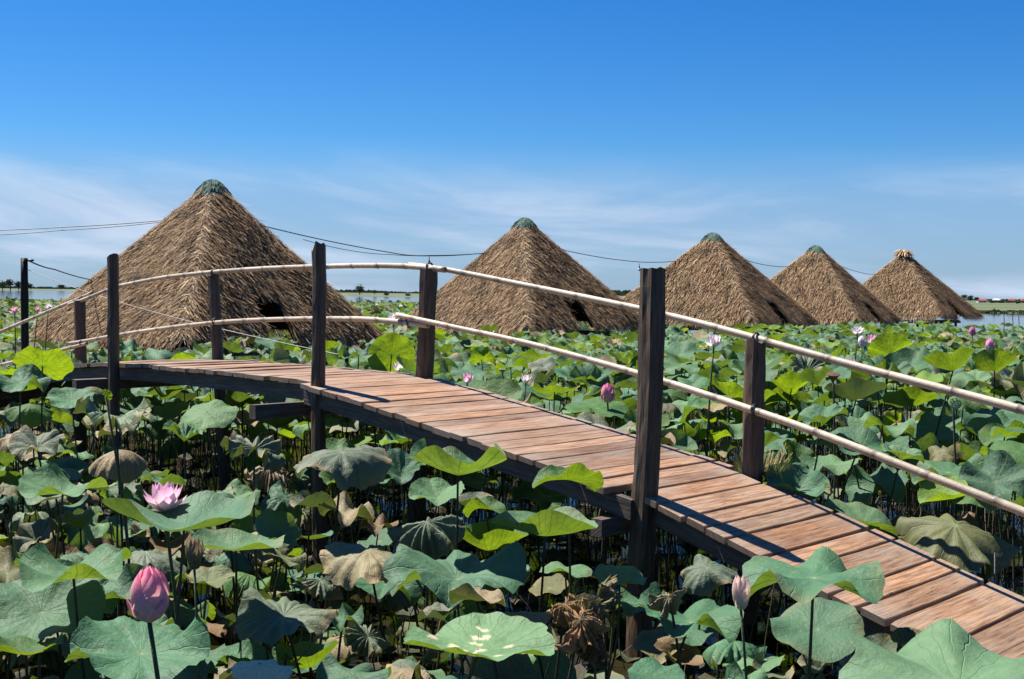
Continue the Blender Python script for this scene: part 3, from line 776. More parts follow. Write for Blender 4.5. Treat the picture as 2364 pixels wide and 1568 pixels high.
# (px, py, width px, diameter m, shape, tone, tilt deg, tilt towards deg [0 = right, 90 = away, -90 = viewer], spin deg or None, overrides, label)
ML = [
 (1105, 1500, 345, .52, 'flat', 'pale green', 1, -80, 40, dict(a0=.0, a1=.42, A3=.08, A5=.14, curl=-.1), 'big pale green leaf with dry cream holes, lowest in the middle'),
 (1055, 1340, 335, .68, 'funnel', 'blue-green', 6, -95, 10, dict(A5=.42, A3=.3, a0=.42, a1=-.42), 'large blue-green leaf with deep lobes and veins fanning out above the holed leaf'),
 (2215, 1588, 560, .80, 'wavy', 'pale green', 5, -100, 100, dict(A1=.02, A2=.1, A5=.28, A3=.14, A7=.16, a0=.04, a1=.1), 'very large pale green leaf overlapping the low end of the bridge'),
 (1878, 1335, 335, .60, 'wavy', 'blue-green', 1, -90, 60, dict(A1=.02, A2=.12, A5=.42, A3=.22, a0=.1), 'ruffled blue-green leaf standing before the boards with star-like lobes'),
 (1592, 1438, 255, .50, 'wavy', 'blue-green', 1, -60, 0, dict(A5=.45, A3=.3), 'wavy blue-green leaf under the pale closed bud'),
 (1258, 1238, 262, .56, 'bowl', 'pale green', 4, 80, 30, dict(a1=.5), 'shallow cupped leaf with glowing green underside left of the thick post foot'),
 (1057, 1098, 252, .54, 'bowl', 'pale green', 10, 70, 80, dict(A5=.4, a1=.6), 'ruffled cupped leaf with bright yellow-green underside below the deck edge'),
 (1310, 1108, 165, .38, 'saddle', 'green', 12, 80, 0, dict(), 'small rolled green leaf touching the deck edge beside the thick post'),
 (925, 1105, 150, .38, 'funnel', 'blue-green', 20, -90, 0, dict(), 'fan-veined blue-green leaf between the drooping pair and the cupped leaf'),
 (790, 1045, 240, .56, 'umbrella', 'grey-green', 8, -60, 120, dict(A2=.75, a1=-.95), 'grey-green leaf drooping in two halves before the split-topped post'),
 (985, 1205, 200, .46, 'wilt', 'grey-green', 18, -110, 0, dict(), 'withered pleated grey leaf with torn rim above the brown drooped leaf'),
 (850, 1272, 235, .52, 'umbrella', 'tan', 6, -70, 0, dict(a1=-.9), 'brown drooped leaf curling down beside the foot of the split-topped post'),
 (425, 1222, 400, .74, 'bowl', 'blue-green', 3, 120, 200, dict(a0=.05, a1=.55, A1=.05, A2=.3, A3=.12, A5=.15), 'largest cupped leaf right beneath the open pink flower'),
 (545, 1270, 225, .50, 'bowl', 'pale green', 4, 85, 0, dict(a1=.35), 'flat-rimmed leaf with lit underside beside the tight green bud'),
 (145, 1142, 205, .48, 'saddle', 'pale green', 6, -40, 30, dict(A2=.45), 'pale green leaf tipped sideways left of the open pink flower'),
 (95, 1415, 290, .56, 'flat', 'blue-green', 26, -80, 0, dict(), 'broad blue-green leaf facing out at the left edge beside the pink bud'),
 (325, 1510, 330, .50, 'wavy', 'blue-green', 10, -80, 50, dict(A5=.3), 'broad blue-green leaf under the big pink bud'),
 (170, 1335, 285, .54, 'bowl', 'pale green', 2, 90, 70, dict(A5=.45, a1=.4), 'wavy leaf with vivid yellow-green rim left of the big pink bud'),
 (87, 1038, 150, .42, 'funnel', 'grey-green', 16, -90, 0, dict(pl=.12, a0=.6), 'crumpled funnel-shaped grey-blue leaf at the left edge'),
 (275, 1040, 175, .46, 'umbrella', 'tan', 8, -80, 0, dict(), 'drooping leaf with brown rim beneath the crisp grey leaf'),
 (425, 1020, 125, .40, 'funnel', 'blue-green', 10, -30, 0, dict(pl=.15), 'dark pleated leaf with curled edge beside the drooping brown-rimmed leaf'),
 (268, 968, 185, .46, 'wilt', 'grey-green', 4, 60, 0, dict(a1=-.3, pl=.2), 'crisp grey leaf with ragged edge under the deck near the slanted post'),
 (478, 950, 138, .40, 'flat', 'pale green', 24, -100, 0, dict(), 'smooth pale green leaf tilted below the flat deck'),
 (588, 1035, 150, .40, 'wilt', 'grey-green', 20, -40, 0, dict(a1=-.5), 'shrivelled grey-green leaf left of the split-topped post'),
 (625, 1082, 120, .40, 'dead', 'tan', 10, -60, 0, dict(), 'dried curled tan leaf hanging low left of the split-topped post'),
 (2205, 1212, 300, .80, 'umbrella', 'olive', 14, -80, 0, dict(a1=-.8, A2=.3), 'large olive brown drooping leaf across the boards under the lower rail'),
 (1630, 1312, 155, .34, 'umbrella', 'grey-green', 22, -110, 0, dict(), 'grey leaf with browned corner left of the ruffled leaf'),
 (1430, 1345, 125, .28, 'flat', 'pale green', 14, -90, 0, dict(), 'plain pale green leaf low beside the foot of the thick post'),
 (1340, 1430, 150, .27, 'dead', 'rust', 40, -120, 0, dict(cr=.16), 'crumpled dead brown leaf hanging between holed leaf and wavy leaf'),
 (1395, 1420, 90, .19, 'dead', 'rust', 78, -20, 0, dict(cr=.18), 'sunlit shredded tan leaf hanging upright beside the crumpled brown one'),
 (1305, 1395, 110, .21, 'dead', 'rust', 30, -140, 0, dict(cr=.16), 'curled brown leaf scrap above the crumpled dead leaf'),
 (1375, 1485, 110, .20, 'dead', 'brown', 50, -60, 0, dict(cr=.16), 'dark brown dead leaf below the shredded tan leaf'),
 (1420, 1372, 90, .18, 'dead', 'tan', 60, -40, 0, dict(cr=.16), 'ragged tan leaf tip above the shredded leaf'),
 (1545, 1375, 105, .20, 'dead', 'tan', 30, -90, 0, dict(), 'small papery dead leaf behind the wavy leaf'),
 (1215, 1418, 120, .24, 'umbrella', 'tan', 6, -90, 0, dict(), 'small beige folded leaf behind the holed leaf'),
 (850, 1470, 110, .23, 'wilt', 'grey-green', 30, -60, 0, dict(), 'limp pleated grey leaf hanging left of the holed leaf'),
 (655, 1425, 240, .46, 'umbrella', 'grey-green', 12, -70, 0, dict(a1=-.7), 'long drooping grey-green leaf low between pink bud and holed leaf'),
 (740, 1340, 115, .26, 'wilt', 'grey-green', 12, -60, 0, dict(), 'small limp grey leaf at the foot of the split-topped post'),
 (600, 1532, 150, .26, 'umbrella', 'cream', 10, -70, 0, dict(a1=-.6), 'bright cream dead leaf low right of the pink bud'),
 (660, 1512, 62, .12, 'fold', 'green', 50, -60, 0, dict(), 'small folded green leaf beside the cream dead leaf'),
 (810, 1555, 190, .34, 'wavy', 'blue-green', 8, -90, 0, dict(), 'blue-green leaf cut by the lower edge left of the holed leaf'),
 (1515, 1560, 140, .24, 'flat', 'blue-green', 14, -90, 0, dict(), 'small leaf at the lower edge below the wavy leaf'),
 (890, 1350, 180, .46, 'wavy', 'blue-green', 8, -80, 0, dict(), 'ruffled leaf partly hidden behind the fan-veined lobed leaf'),
 (1010, 1150, 140, .34, 'flat', 'pale green', 12, -80, 0, dict(), 'plain pale leaf just under the ruffled cupped leaf'),
 (1120, 1175, 110, .28, 'saddle', 'green', 8, 60, 0, dict(), 'small twisted green leaf right of the withered pleated leaf'),
 (1130, 1275, 200, .50, 'bowl', 'green', 4, 90, 0, dict(), 'dark shaded leaf under the shallow cupped leaf'),
 (480, 1345, 130, .30, 'flat', 'olive', 6, -60, 0, dict(), 'dull olive leaf in shade right of the big pink bud'),
 (335, 1275, 200, .50, 'umbrella', 'grey-green', 6, -80, 0, dict(), 'shaded grey leaf under the largest cupped leaf'),
 (60, 1510, 190, .34, 'bowl', 'green', 6, 80, 0, dict(), 'green cupped leaf in the lower left corner'),
 (30, 1310, 100, .26, 'bowl', 'yellow-green', 8, 90, 0, dict(), 'small yellow-green leaf at the left edge above the broad leaf'),
 (55, 1005, 130, .42, 'umbrella', 'tan', 8, -60, 0, dict(), 'beige leaf at the left edge behind the funnel-shaped leaf'),
 (270, 1160, 90, .22, 'fold', 'green', 20, -60, 0, dict(pl=.12), 'half-unrolled crinkled young leaf left of the open pink flower'),
 (244, 915, 34, .08, 'fold', 'green', 66, -10, 0, dict(pl=.15), 'tightly rolled crinkled leaf standing up under the slanted post'),
 # beyond and beside the railing
 (98, 846, 138, .50, 'flat', 'yellow-green', 36, 95, 0, dict(a1=.45, A1=.05, A2=.1, A3=.1), 'glowing yellow-green leaf standing up beside the short rail post'),
 (160, 862, 86, .42, 'flat', 'blue-green', 40, -70, 0, dict(), 'dull blue-green leaf right of the glowing yellow-green leaf'),
 (241, 905, 66, .34, 'fold', 'green', 60, -60, 0, dict(), 'folded leaf with bright inner half under the slanted post'),
 (48, 884, 130, .44, 'wavy', 'blue-green', 12, -70, 0, dict(), 'blue-green leaf just under the glowing yellow-green leaf'),
 (-5, 868, 110, .42, 'bowl', 'yellow-green', 12, 90, 0, dict(), 'lime leaf cut by the left edge before the bridge end'),
 (212, 893, 96, .38, 'umbrella', 'olive', 10, -80, 0, dict(), 'dull olive leaf hanging before the beam at the slanted post'),
 (330, 935, 90, .38, 'flat', 'green', 14, -80, 0, dict(), 'green leaf in the shade under the flat deck'),
 (640, 985, 95, .36, 'bowl', 'green', 14, 80, 0, dict(), 'small green leaf under the deck left of the split-topped post'),
 (560, 930, 80, .34, 'wavy', 'yellow-green', 12, 80, 0, dict(), 'small lime leaf glowing under the flat deck'),
 (1480, 1395, 130, .30, 'wavy', 'blue-green', 6, -80, 0, dict(), 'blue-green leaf right of the shredded tan leaf'),
 (960, 1440, 120, .32, 'umbrella', 'olive', 10, -80, 0, dict(), 'olive leaf low between the lobed leaf and the holed leaf'),
 (430, 1420, 140, .36, 'wavy', 'green', 8, -70, 0, dict(), 'green leaf right behind the big pink bud'),
 (540, 1150, 120, .42, 'wavy', 'pale green', 12, -60, 0, dict(), 'pale leaf behind the right rim of the largest cupped leaf'),
 (700, 1180, 110, .38, 'wilt', 'olive', 14, -70, 0, dict(), 'withered olive leaf left of the foot of the split-topped post'),
 (1185, 1340, 110, .34, 'bowl', 'green', 10, 80, 0, dict(), 'small dark leaf right of the lobed leaf'),
 (25, 905, 120, .46, 'bowl', 'green', 20, 70, 0, dict(), 'dark green upturned leaf at the left edge below the glowing leaf'),
 (70, 935, 120, .44, 'umbrella', 'green', 14, -60, 0, dict(), 'shaded green leaf hanging under the end of the bridge'),
 (165, 925, 110, .42, 'flat', 'blue-green', 20, -70, 0, dict(), 'blue-green leaf before the beam left of the slanted post'),
 (30, 965, 110, .42, 'wavy', 'olive', 10, -60, 0, dict(), 'dull wavy leaf at the left edge under the bridge'),
 (135, 975, 90, .38, 'saddle', 'green', 20, 60, 0, dict(), 'twisted green leaf under the bridge end'),
 (904, 820, 108, .48, 'flat', 'yellow-green', 74, 90, 0, dict(A2=.1, A3=.1, A5=.08, a0=.0, a1=.2), 'round bright green leaf seen from behind next to the arch rail post'),
 (828, 824, 98, .44, 'wavy', 'blue-green', 6, -80, 0, dict(), 'wavy blue-green leaf overlapping the round bright leaf'),
 (1112, 832, 74, .36, 'fold', 'yellow-green', 36, 110, 0, dict(), 'folded lime leaf right of the arch rail post'),
 (1092, 858, 108, .46, 'flat', 'blue-green', 10, -80, 0, dict(), 'flat blue-green leaf below the folded lime leaf'),
 (1212, 903, 84, .40, 'flat', 'blue-green', 34, -60, 0, dict(), 'blue-green leaf facing out beside the half-open flowers'),
 (1280, 905, 110, .46, 'bowl', 'green', 8, 80, 0, dict(), 'green cupped leaf left of the deep pink bud'),
 (1859, 862, 102, .46, 'funnel', 'grey-green', 24, -80, 0, dict(pl=.18), 'pleated grey-blue leaf under the white flower by the weedy rail post'),
 (1827, 898, 106, .44, 'bowl', 'yellow-green', 28, 90, 0, dict(A3=.4), 'two-lobed bright green leaf right of the weedy rail post'),
 (2057, 817, 106, .46, 'flat', 'yellow-green', 46, 95, 0, dict(a1=.35), 'fan-shaped glowing green leaf above the upper rail'),
 (1973, 880, 98, .46, 'bowl', 'green', 36, 90, 0, dict(), 'dark green upturned leaf beside the brown seed pod'),
 (2200, 856, 142, .54, 'bowl', 'green', 20, 100, 0, dict(A2=.3), 'wide boat-shaped green leaf above the rail'),
 (2296, 856, 116, .50, 'bowl', 'green', 30, 80, 0, dict(), 'dark upturned leaf right of the boat-shaped leaf'),
 (2035, 930, 108, .46, 'saddle', 'blue-green', 14, -60, 0, dict(A2=.6), 'curled two-tone leaf between the two rails'),
 (2103, 940, 134, .52, 'bowl', 'green', 16, 90, 0, dict(a1=.5), 'deep green bowl leaf left of the flat green seed pod'),
 (1976, 982, 128, .50, 'funnel', 'blue-green', 26, -70, 0, dict(a0=.5), 'blue-green fan leaf with fine veins above the lower rail'),
 (2170, 1000, 134, .52, 'funnel', 'blue-green', 26, -100, 0, dict(a0=.5), 'dark blue-green fan leaf with a notch right of the yellow leaf'),
 (2076, 978, 74, .34, 'saddle', 'yellow', 34, 80, 0, dict(A2=.8), 'small bright yellow leaf between the two fan-veined leaves'),
 (2282, 958, 134, .52, 'flat', 'blue-green', 12, -80, 0, dict(), 'flat blue-green leaf right of the flat green seed pod'),
 (2052, 1030, 120, .48, 'flat', 'blue-green', 14, -100, 0, dict(), 'smooth sloping leaf directly above the lower rail'),
 (1902, 1026, 86, .40, 'flat', 'pale green', 10, -80, 0, dict(), 'pale leaf resting against the lower rail'),
 (1835, 1072, 118, .44, 'bowl', 'green', 48, -50, 0, dict(a1=.5), 'leaf with a dark shadowed hollow right of the weedy post foot'),
 (1895, 1130, 95, .38, 'flat', 'grey-green', 20, -80, 0, dict(), 'grey-green leaf leaning on the deck edge right of the weedy post'),
 (2133, 1060, 54, .30, 'wavy', 'pale green', 10, -90, 0, dict(), 'little pale ruffled leaf below the lower rail'),
 (2336, 1078, 110, .46, 'umbrella', 'grey-green', 10, -60, 0, dict(), 'big grey leaf at the right edge between the rails'),
 (2070, 1125, 100, .40, 'wavy', 'green', 10, 90, 0, dict(), 'frilled green leaf behind the deck above the olive drooping leaf'),
 (1640, 975, 80, .40, 'bowl', 'yellow-green', 14, 90, 0, dict(), 'small lime cupped leaf between the thick post and the weedy post'),
 (1590, 925, 90, .42, 'wavy', 'blue-green', 10, -80, 0, dict(), 'ruffled leaf behind the lower rail just right of the thick post'),
]
NFORE = next(i for i, l in enumerate(ML) if 'round bright green leaf seen' in l[10])
manC = []; manR = []
for (px, py, wp, dm, shp, tone, ti, ta, spn, ov, lab) in ML:
    d = dm * FPX / wp
    C = at(px, py, d)
    if C[2] < .06: C[2] = .06
    P = shape_params([shp], .15)
    for k_, v_ in ov.items(): P[k_] = np.array([v_])
    V, lpa = leaf_batch(C[None], np.array([dm]), P, np.array([math.radians(ti)]), np.array([math.radians(ta)]), 16, 72, None if spn is None else np.array([math.radians(spn) + rng.uniform(-.3, .3)]))
    cc = leaf_cols([tone], lpa)[0]
    if 'cream holes' in lab:
        for _ in range(16):
            a = rng.normal([0.1, .15], [.28, .28]); dd = np.hypot(lpa[0, :, 0] - a[0], lpa[0, :, 1] - a[1]); k_ = dd < rng.uniform(.02, .075); cc[k_, :3] = (.62, .50, .34)
    V = V[0]
    # keep the blade's middle on its pixel
    leaf_thing('lotus_leaf', V, lpa[0], cc, LFG, C, lab, 'lotus leaves of the pond')
    manC.append(C); manR.append(dm / 2); 
manC = np.array(manC); manR = np.array(manR)

# scattered leaves -------------------------------------------------
def canopy(x, y):
    return 1.16 + .10 * np.sin(x * .6 + 1) * np.cos(y * .45) + .07 * np.sin(x * 1.7 + y * 1.3) + .16 * np.clip((x - 1.0) / 3, 0, 1) * np.clip((24 - y) / 10, 0, 1) - .22 * np.clip((y - 12) / 10, 0, 1)
def field_far(x):        # how far out the lotus grows, by bearing
    b_ = x
    return np.interp(b_, [-.6, -.40, -.2, -.05, .05, .2, .30, .42, .6], [118, 112, 120, 140, 120, 70, 56, 50, 48])
def sample(d0, d1, dens, mn, mx):
    """random points in the view wedge (with margin), area density dens"""
    k = .56; area = k * (d1 * d1 - d0 * d0)
    n = int(area * dens); y = np.sqrt(rng.uniform(d0 * d0, d1 * d1, n)); x = rng.uniform(-k, k, n) * y
    ok = y < field_far(x / y) * rng.uniform(.93, 1.04, n)
    return x[ok], y[ok]
def bridge_sw(x, y):
    rx, ry = x - BO[0], y - BO[1]
    return rx * BD[0] + ry * BD[1], rx * BP[0] + ry * BP[1]
def thin(x, y, dm, fac):
    """drop points that crowd others: coarse dart throwing on a grid hash"""
    keep = np.zeros(len(x), bool); cell = {}; g = .5
    for i in range(len(x)):
        cx, cy = int(x[i] // g), int(y[i] // g); bad = False
        for a in (-1, 0, 1):
            for b_ in (-1, 0, 1):
                for j in cell.get((cx + a, cy + b_), ()):
                    if (x[i] - x[j]) ** 2 + (y[i] - y[j]) ** 2 < (fac * (dm[i] + dm[j]) / 2) ** 2: bad = True; break
                if bad: break
            if bad: break
        if not bad: keep[i] = True; cell.setdefault((cx, cy), []).append(i)
    return keep
S = {k: [] for k in ('x', 'y', 'z', 'd', 'shape', 'tone')}
SHN = ['bowl', 'flat', 'wavy', 'funnel', 'saddle', 'umbrella', 'wilt', 'fold']
TNN = ['blue-green', 'green', 'pale green', 'yellow-green', 'grey-green', 'olive', 'tan', 'brown']
def add(x, y, z, dm, shp, ton, tnp):
    S['x'].append(x); S['y'].append(y); S['z'].append(z); S['d'].append(dm)
    S['shape'].append(rng.choice(SHN, len(x), p=shp)); S['tone'].append(rng.choice(TNN, len(x), p=tnp))
PSH = [.17, .22, .22, .16, .08, .08, .04, .03]; PTN = [.42, .22, .12, .07, .09, .04, .03, .01]
# near side of the bridge: lower, older leaves under the hand-placed ones
x, y = sample(4.6, 14, 52, 0, 0); sx, wx = bridge_sw(x, y); ok = wx > 1.65; x, y = x[ok], y[ok]
dm = rng.uniform(.22, .46, len(x)); z = rng.beta(1.3, 2.0, len(x)) * .9 + .05
kk = thin(x, y, dm, .33); x, y, dm, z = x[kk], y[kk], dm[kk], z[kk]
px_, py_, dz_ = proj(np.c_[x, y, z + .1]); ok = (dz_ > 4.6) & ~((py_ < 1000) & (px_ > 300) & (z > .75))
for c_, r_ in zip(manC, manR): ok &= ~((np.hypot(x - c_[0], y - c_[1]) < r_ + dm * .35) & (z > c_[2] - .22))
# leave the sight lines to the manual leaves open
for (mx_, my_, mw_) in [(l[0], l[1], l[2]) for l in ML[:NFORE]]:
    dd = .5 * FPX / mw_
    ok &= ~((np.abs(px_ - mx_) < mw_ * .48) & (np.abs(py_ - my_) < mw_ * .26) & (dz_ < dd))
x, y, dm, z = x[ok], y[ok], dm[ok], z[ok]
add(x, y, z, dm, [.13, .15, .15, .10, .07, .15, .19, .06], None, [.27, .16, .06, .02, .20, .14, .09, .06])
# the field beyond
for d0, d1, dens, dmr, fac in ((7, 16, 46, (.32, .58), .39), (16, 30, 13, (.36, .58), .62), (30, 62, 6.0, (.42, .66), .62), (62, 142, 1.9, (.55, .85), .6)):
    x, y = sample(d0, d1, dens, 0, 0); sx, wx = bridge_sw(x, y); ok = (wx < -.12); x, y, wx = x[ok], y[ok], wx[ok]
    dm = rng.uniform(*dmr, len(x)); kk = thin(x, y, dm, fac); x, y, dm, wx = x[kk], y[kk], dm[kk], wx[kk]
    z = canopy(x, y) + (.17 if d0 < 20 else .10) - np.abs(rng.normal(0, .46 if d0 < 20 else .30, len(x))); z = np.clip(z, .12, 1.7)
    near_b = (wx > -.55); z[near_b] = np.minimum(z[near_b], deck_z(bridge_sw(x, y)[0][near_b]) - .12)
    clump = np.sin(x * 1.9 + 2 * np.sin(y * .7)) + np.sin(y * 2.3 + 1.5 * np.sin(x * .9)); ok = (z > .08) & ((clump > -1.15) | (rng.random(len(x)) < .25))
    for hp in HUTP:
        dh = np.hypot(x - hp[0], y - hp[1]); ok &= ~((dh < 3.5) | ((dh < 4.6) & (z > .95)))
    for c_, r_ in zip(manC, manR): ok &= ~((np.hypot(x - c_[0], y - c_[1]) < r_ + dm * .4) & (np.abs(z - c_[2]) < .2))
    px_, py_, dz_ = proj(np.c_[x, y, z])
    for (mx_, my_, mw_, mdm) in [(l[0], l[1], l[2], l[3]) for l in ML[NFORE:]]:
        ok &= ~((np.abs(px_ - mx_) < mw_ * .45) & (np.abs(py_ - my_) < mw_ * .28) & (dz_ < mdm * FPX / mw_))
    x, y, dm, z = x[ok], y[ok], dm[ok], z[ok]
    add(x, y, z, dm, PSH, None, PTN)
X, Y, Z, DM = (np.concatenate(S[k]) for k in ('x', 'y', 'z', 'd')); SHP = np.concatenate(S['shape']); TON = np.concatenate(S['tone'])
low = (Z < .16); SHP[low & np.isin(SHP, ['bowl', 'funnel', 'saddle', 'fold', 'umbrella', 'wilt'])] = 'flat'
N = len(X); PX, PY, DZ = proj(np.c_[X, Y, Z])
tv = rng.normal(0, math.radians(12), (N, 2)) + [0, -math.radians(5)]; TILT = np.hypot(tv[:, 0], tv[:, 1]); TAZ = np.arctan2(tv[:, 1], tv[:, 0])
strong = rng.random(N) < .16; TILT[strong] += math.radians(22) * rng.random(strong.sum()); TILT[low] *= .1
size = DM / DZ * FPX
infr = (PX > -20) & (PX < PW + 20) & (PY > 300) & (PY < PH + 10)
hid = np.zeros(N, bool)
for hp, (hx, hy, hd, _, _) in zip(HUTP, HUTS):
    hw_ = 4.0 * FPX / hd; hid |= (np.abs(PX - hx) < hw_) & (DZ > hd - 2) & (PY < hy + 1.35 * hw_)
score = np.where(infr & ~hid, size * np.clip(.35 + Z, 0, 1), 0)
order = np.argsort(-score); NIND = 300 - len(ML)
pick = order[:NIND]
ANCHORS = [(735, 700, 'the split-topped post'), (735, 1200, 'the foot of the split-topped post'), (1495, 800, 'the thick front post'), (1480, 1230, 'the foot of the thick post'),
  (1740, 900, 'the weedy rail post'), (1735, 1080, 'the weeds at the rail post'), (985, 740, 'the arch rail post'), (497, 780, 'the slim rail post'), (183, 770, 'the short rail post'), (262, 800, 'the slanted post'),
  (56, 740, 'the thin cable pole'), (380, 1155, 'the open pink flower'), (345, 1380, 'the big pink bud'), (447, 1280, 'the tight green bud'), (1710, 1370, 'the pale closed bud'),
  (2205, 930, 'the flat green seed pod'), (1925, 865, 'the brown seed pod'), (1403, 913, 'the deep pink bud'), (1648, 788, 'the white flower behind the rail'), (2076, 978, 'the bright yellow leaf'),
  (2200, 1225, 'the olive drooping leaf'), (620, 740, 'the largest hut doorway'), (1330, 735, 'the second hut doorway'), (1780, 735, 'the third hut doorway'), (2000, 730, 'the fourth hut doorway'), (2200, 735, 'the smallest hut'),
  (1105, 1492, 'the holed leaf'), (1340, 1430, 'the crumpled dead leaf'), (1880, 1325, 'the ruffled leaf'), (850, 1270, 'the brown drooped leaf'), (1057, 1098, 'the ruffled cupped leaf'),
  (904, 820, 'the round bright leaf'), (2057, 817, 'the fan-shaped glowing leaf'), (98, 842, 'the glowing upright leaf'), (600, 1532, 'the cream dead leaf'), (87, 1038, 'the crumpled funnel leaf'),
  (790, 1045, 'the leaf drooping in halves'), (1080, 880, 'the half-open pink flower'), (2215, 1535, 'the very large pale leaf'), (268, 968, 'the crisp grey leaf'), (2285, 795, 'the pink bud far off')]
SHW = dict(bowl='cupped', flat='flat', wavy='wavy', funnel='funnel-shaped', saddle='twisted', umbrella='drooping', wilt='withered', fold='folded', dead='dead')
def leaf_label(i):
    best = min(ANCHORS, key=lambda a: math.hypot(PX[i] - a[0], PY[i] - a[1]))
    dx, dy = PX[i] - best[0], PY[i] - best[1]; dist = math.hypot(dx, dy)
    rel = ('right of' if dx > 0 else 'left of') if abs(dx) > abs(dy) else ('below' if dy > 0 else 'above')
    pre = 'close ' if dist < 55 else ('a little ' if dist < 120 else 'well ')
    sz = 'large' if size[i] > 130 else ('small' if size[i] < 95 else 'mid-sized')
    return '%s %s %s lotus leaf %s%s %s' % (sz, TON[i], SHW[SHP[i]], pre, rel, best[2])
labs = {}
for i in pick: labs.setdefault(leaf_label(i), []).append(i)
LAB = {}
for l, ids in labs.items():
    ids = sorted(ids, key=lambda i: DZ[i])
    if len(ids) == 1: LAB[ids[0]] = l
    elif len(ids) <= 9:
        w_ = ('nearer', 'farther') if len(ids) == 2 else (('nearest', 'middle', 'farthest') if len(ids) == 3 else ('frontmost', 'second', 'third', 'fourth', 'fifth', 'sixth', 'seventh', 'eighth', 'ninth'))
        for k_, i in enumerate(ids): LAB[i] = w_[k_] + ' ' + l
    else:
        for i in ids: LAB[i] = l
def build_group(ids, nr, ns, single):
    F = grid_faces(nr, ns)
    P = shape_params(list(SHP[ids]))
    V, lpa = leaf_batch(np.c_[X, Y, Z][ids], DM[ids], P, TILT[ids], TAZ[ids], nr, ns)
    V[..., 2] = np.maximum(V[..., 2], .012 + .02 * rng.random((len(ids), 1)))
    cc = leaf_cols(list(TON[ids]), lpa)
    if single:
        for k_, i in enumerate(ids):
            leaf_thing('lotus_leaf', V[k_], lpa[k_], cc[k_], F, (X[i], Y[i], Z[i]), LAB[i], 'lotus leaves of the pond')
        return None
    n, m_ = V.shape[:2]; off = (np.arange(n) * m_)[:, None, None]
    return V.reshape(-1, 3), lpa.reshape(-1, 3), cc.reshape(-1, 4), (F[0][None] + off).reshape(-1, 3), (F[1][None] + off).reshape(-1, 4)
big = pick[size[pick] > 100]; sml = pick[size[pick] <= 100]
build_group(big, 12, 48, True)
if len(sml): build_group(sml, 9, 36, True)
rest = np.setdiff1d(np.arange(N), pick)
VV, LL, CC, TT, QQ = [], [], [], [], []; base = 0
for lo, hi, nr, ns in ((45, 1e9, 6, 24), (17, 45, 4, 14), (0, 17, 2, 9)):
    ids = rest[(size[rest] >= lo) & (size[rest] < hi)]
    if not len(ids): continue
    a = build_group(ids, nr, ns, False)
    VV.append(a[0]); LL.append(a[1]); CC.append(a[2]); TT.append(a[3] + base); QQ.append(a[4] + base); base += len(a[0])
tag(mk('lotus_foliage', np.concatenate(VV), [np.concatenate(TT), np.concatenate(QQ)], M_LEAF, col=np.concatenate(CC), lp=np.concatenate(LL)),
    'dense field of lotus leaves receding around the huts', 'lotus field', kind='stuff')

def multi_stalk(B, T, bend, r, nseg=3, sides=3):
    n = len(B); f = np.linspace(0, 1, nseg + 1)
    pth = B[:, None] + (T - B)[:, None] * f[None, :, None] + bend[:, None] * np.sin(f * math.pi)[None, :, None]
    th = np.arange(sides) * 2 * math.pi / sides; ring = np.c_[np.cos(th), np.sin(th), 0 * th]
    V = (pth[:, :, None] + ring[None, None] * r[:, None, None, None]).reshape(-1, 3)
    per = (nseg + 1) * sides; q = []
    for i in range(nseg):
        for j in range(sides):
            k_ = (j + 1) % sides; q.append([i * sides + j, i * sides + k_, (i + 1) * sides + k_, (i + 1) * sides + j])
    q = np.array(q)[None] + (np.arange(n) * per)[:, None, None]
    return V, q.reshape(-1, 4), per
ids = rest[DZ[rest] < 32]; T = np.c_[X, Y, Z][ids]; B = T.copy(); B[:, 2] = -.05; B[:, :2] += rng.normal(0, .09, (len(ids), 2))
V, q, per = multi_stalk(B, T, np.c_[rng.normal(0, .03, (len(ids), 2)), np.zeros(len(ids))], rng.uniform(.005, .008, len(ids)))
cs = np.array([.06, .055, .025]) * rng.uniform(.4, 1.6, (len(ids), 1))
tag(mk('lotus_stalks', V, q, M_STEM, col=np.repeat(cs, per, 0)), 'thin stalks under the lotus leaves', 'stalks', kind='stuff')
# old bare and broken stalks standing and leaning in the water
x, y = sample(4.8, 20, 17, 0, 0); n = len(x); h = rng.beta(1.5, 2.5, n) * .85 + .08
sx, wx = bridge_sw(x, y); inb = (wx > -.3) & (wx < 1.7); h[inb] = np.minimum(h[inb], deck_z(sx[inb]) - .3).clip(.05)
B = np.c_[x, y, np.full(n, -.05)]; T = B + np.c_[rng.normal(0, .13, (n, 2)), h]
V, q, per = multi_stalk(B, T, np.c_[rng.normal(0, .06, (n, 2)), np.zeros(n)], rng.uniform(.003, .0065, n))
cs = np.array([[.10, .08, .05], [.30, .27, .2], [.05, .04, .025], [.18, .13, .08]])[rng.choice(4, n, p=[.4, .1, .3, .2])]
tag(mk('bare_stalks', V, q, M_STEM, col=np.repeat(cs, per, 0)), 'bare old stalks standing in the dark water', 'stalks', kind='stuff')

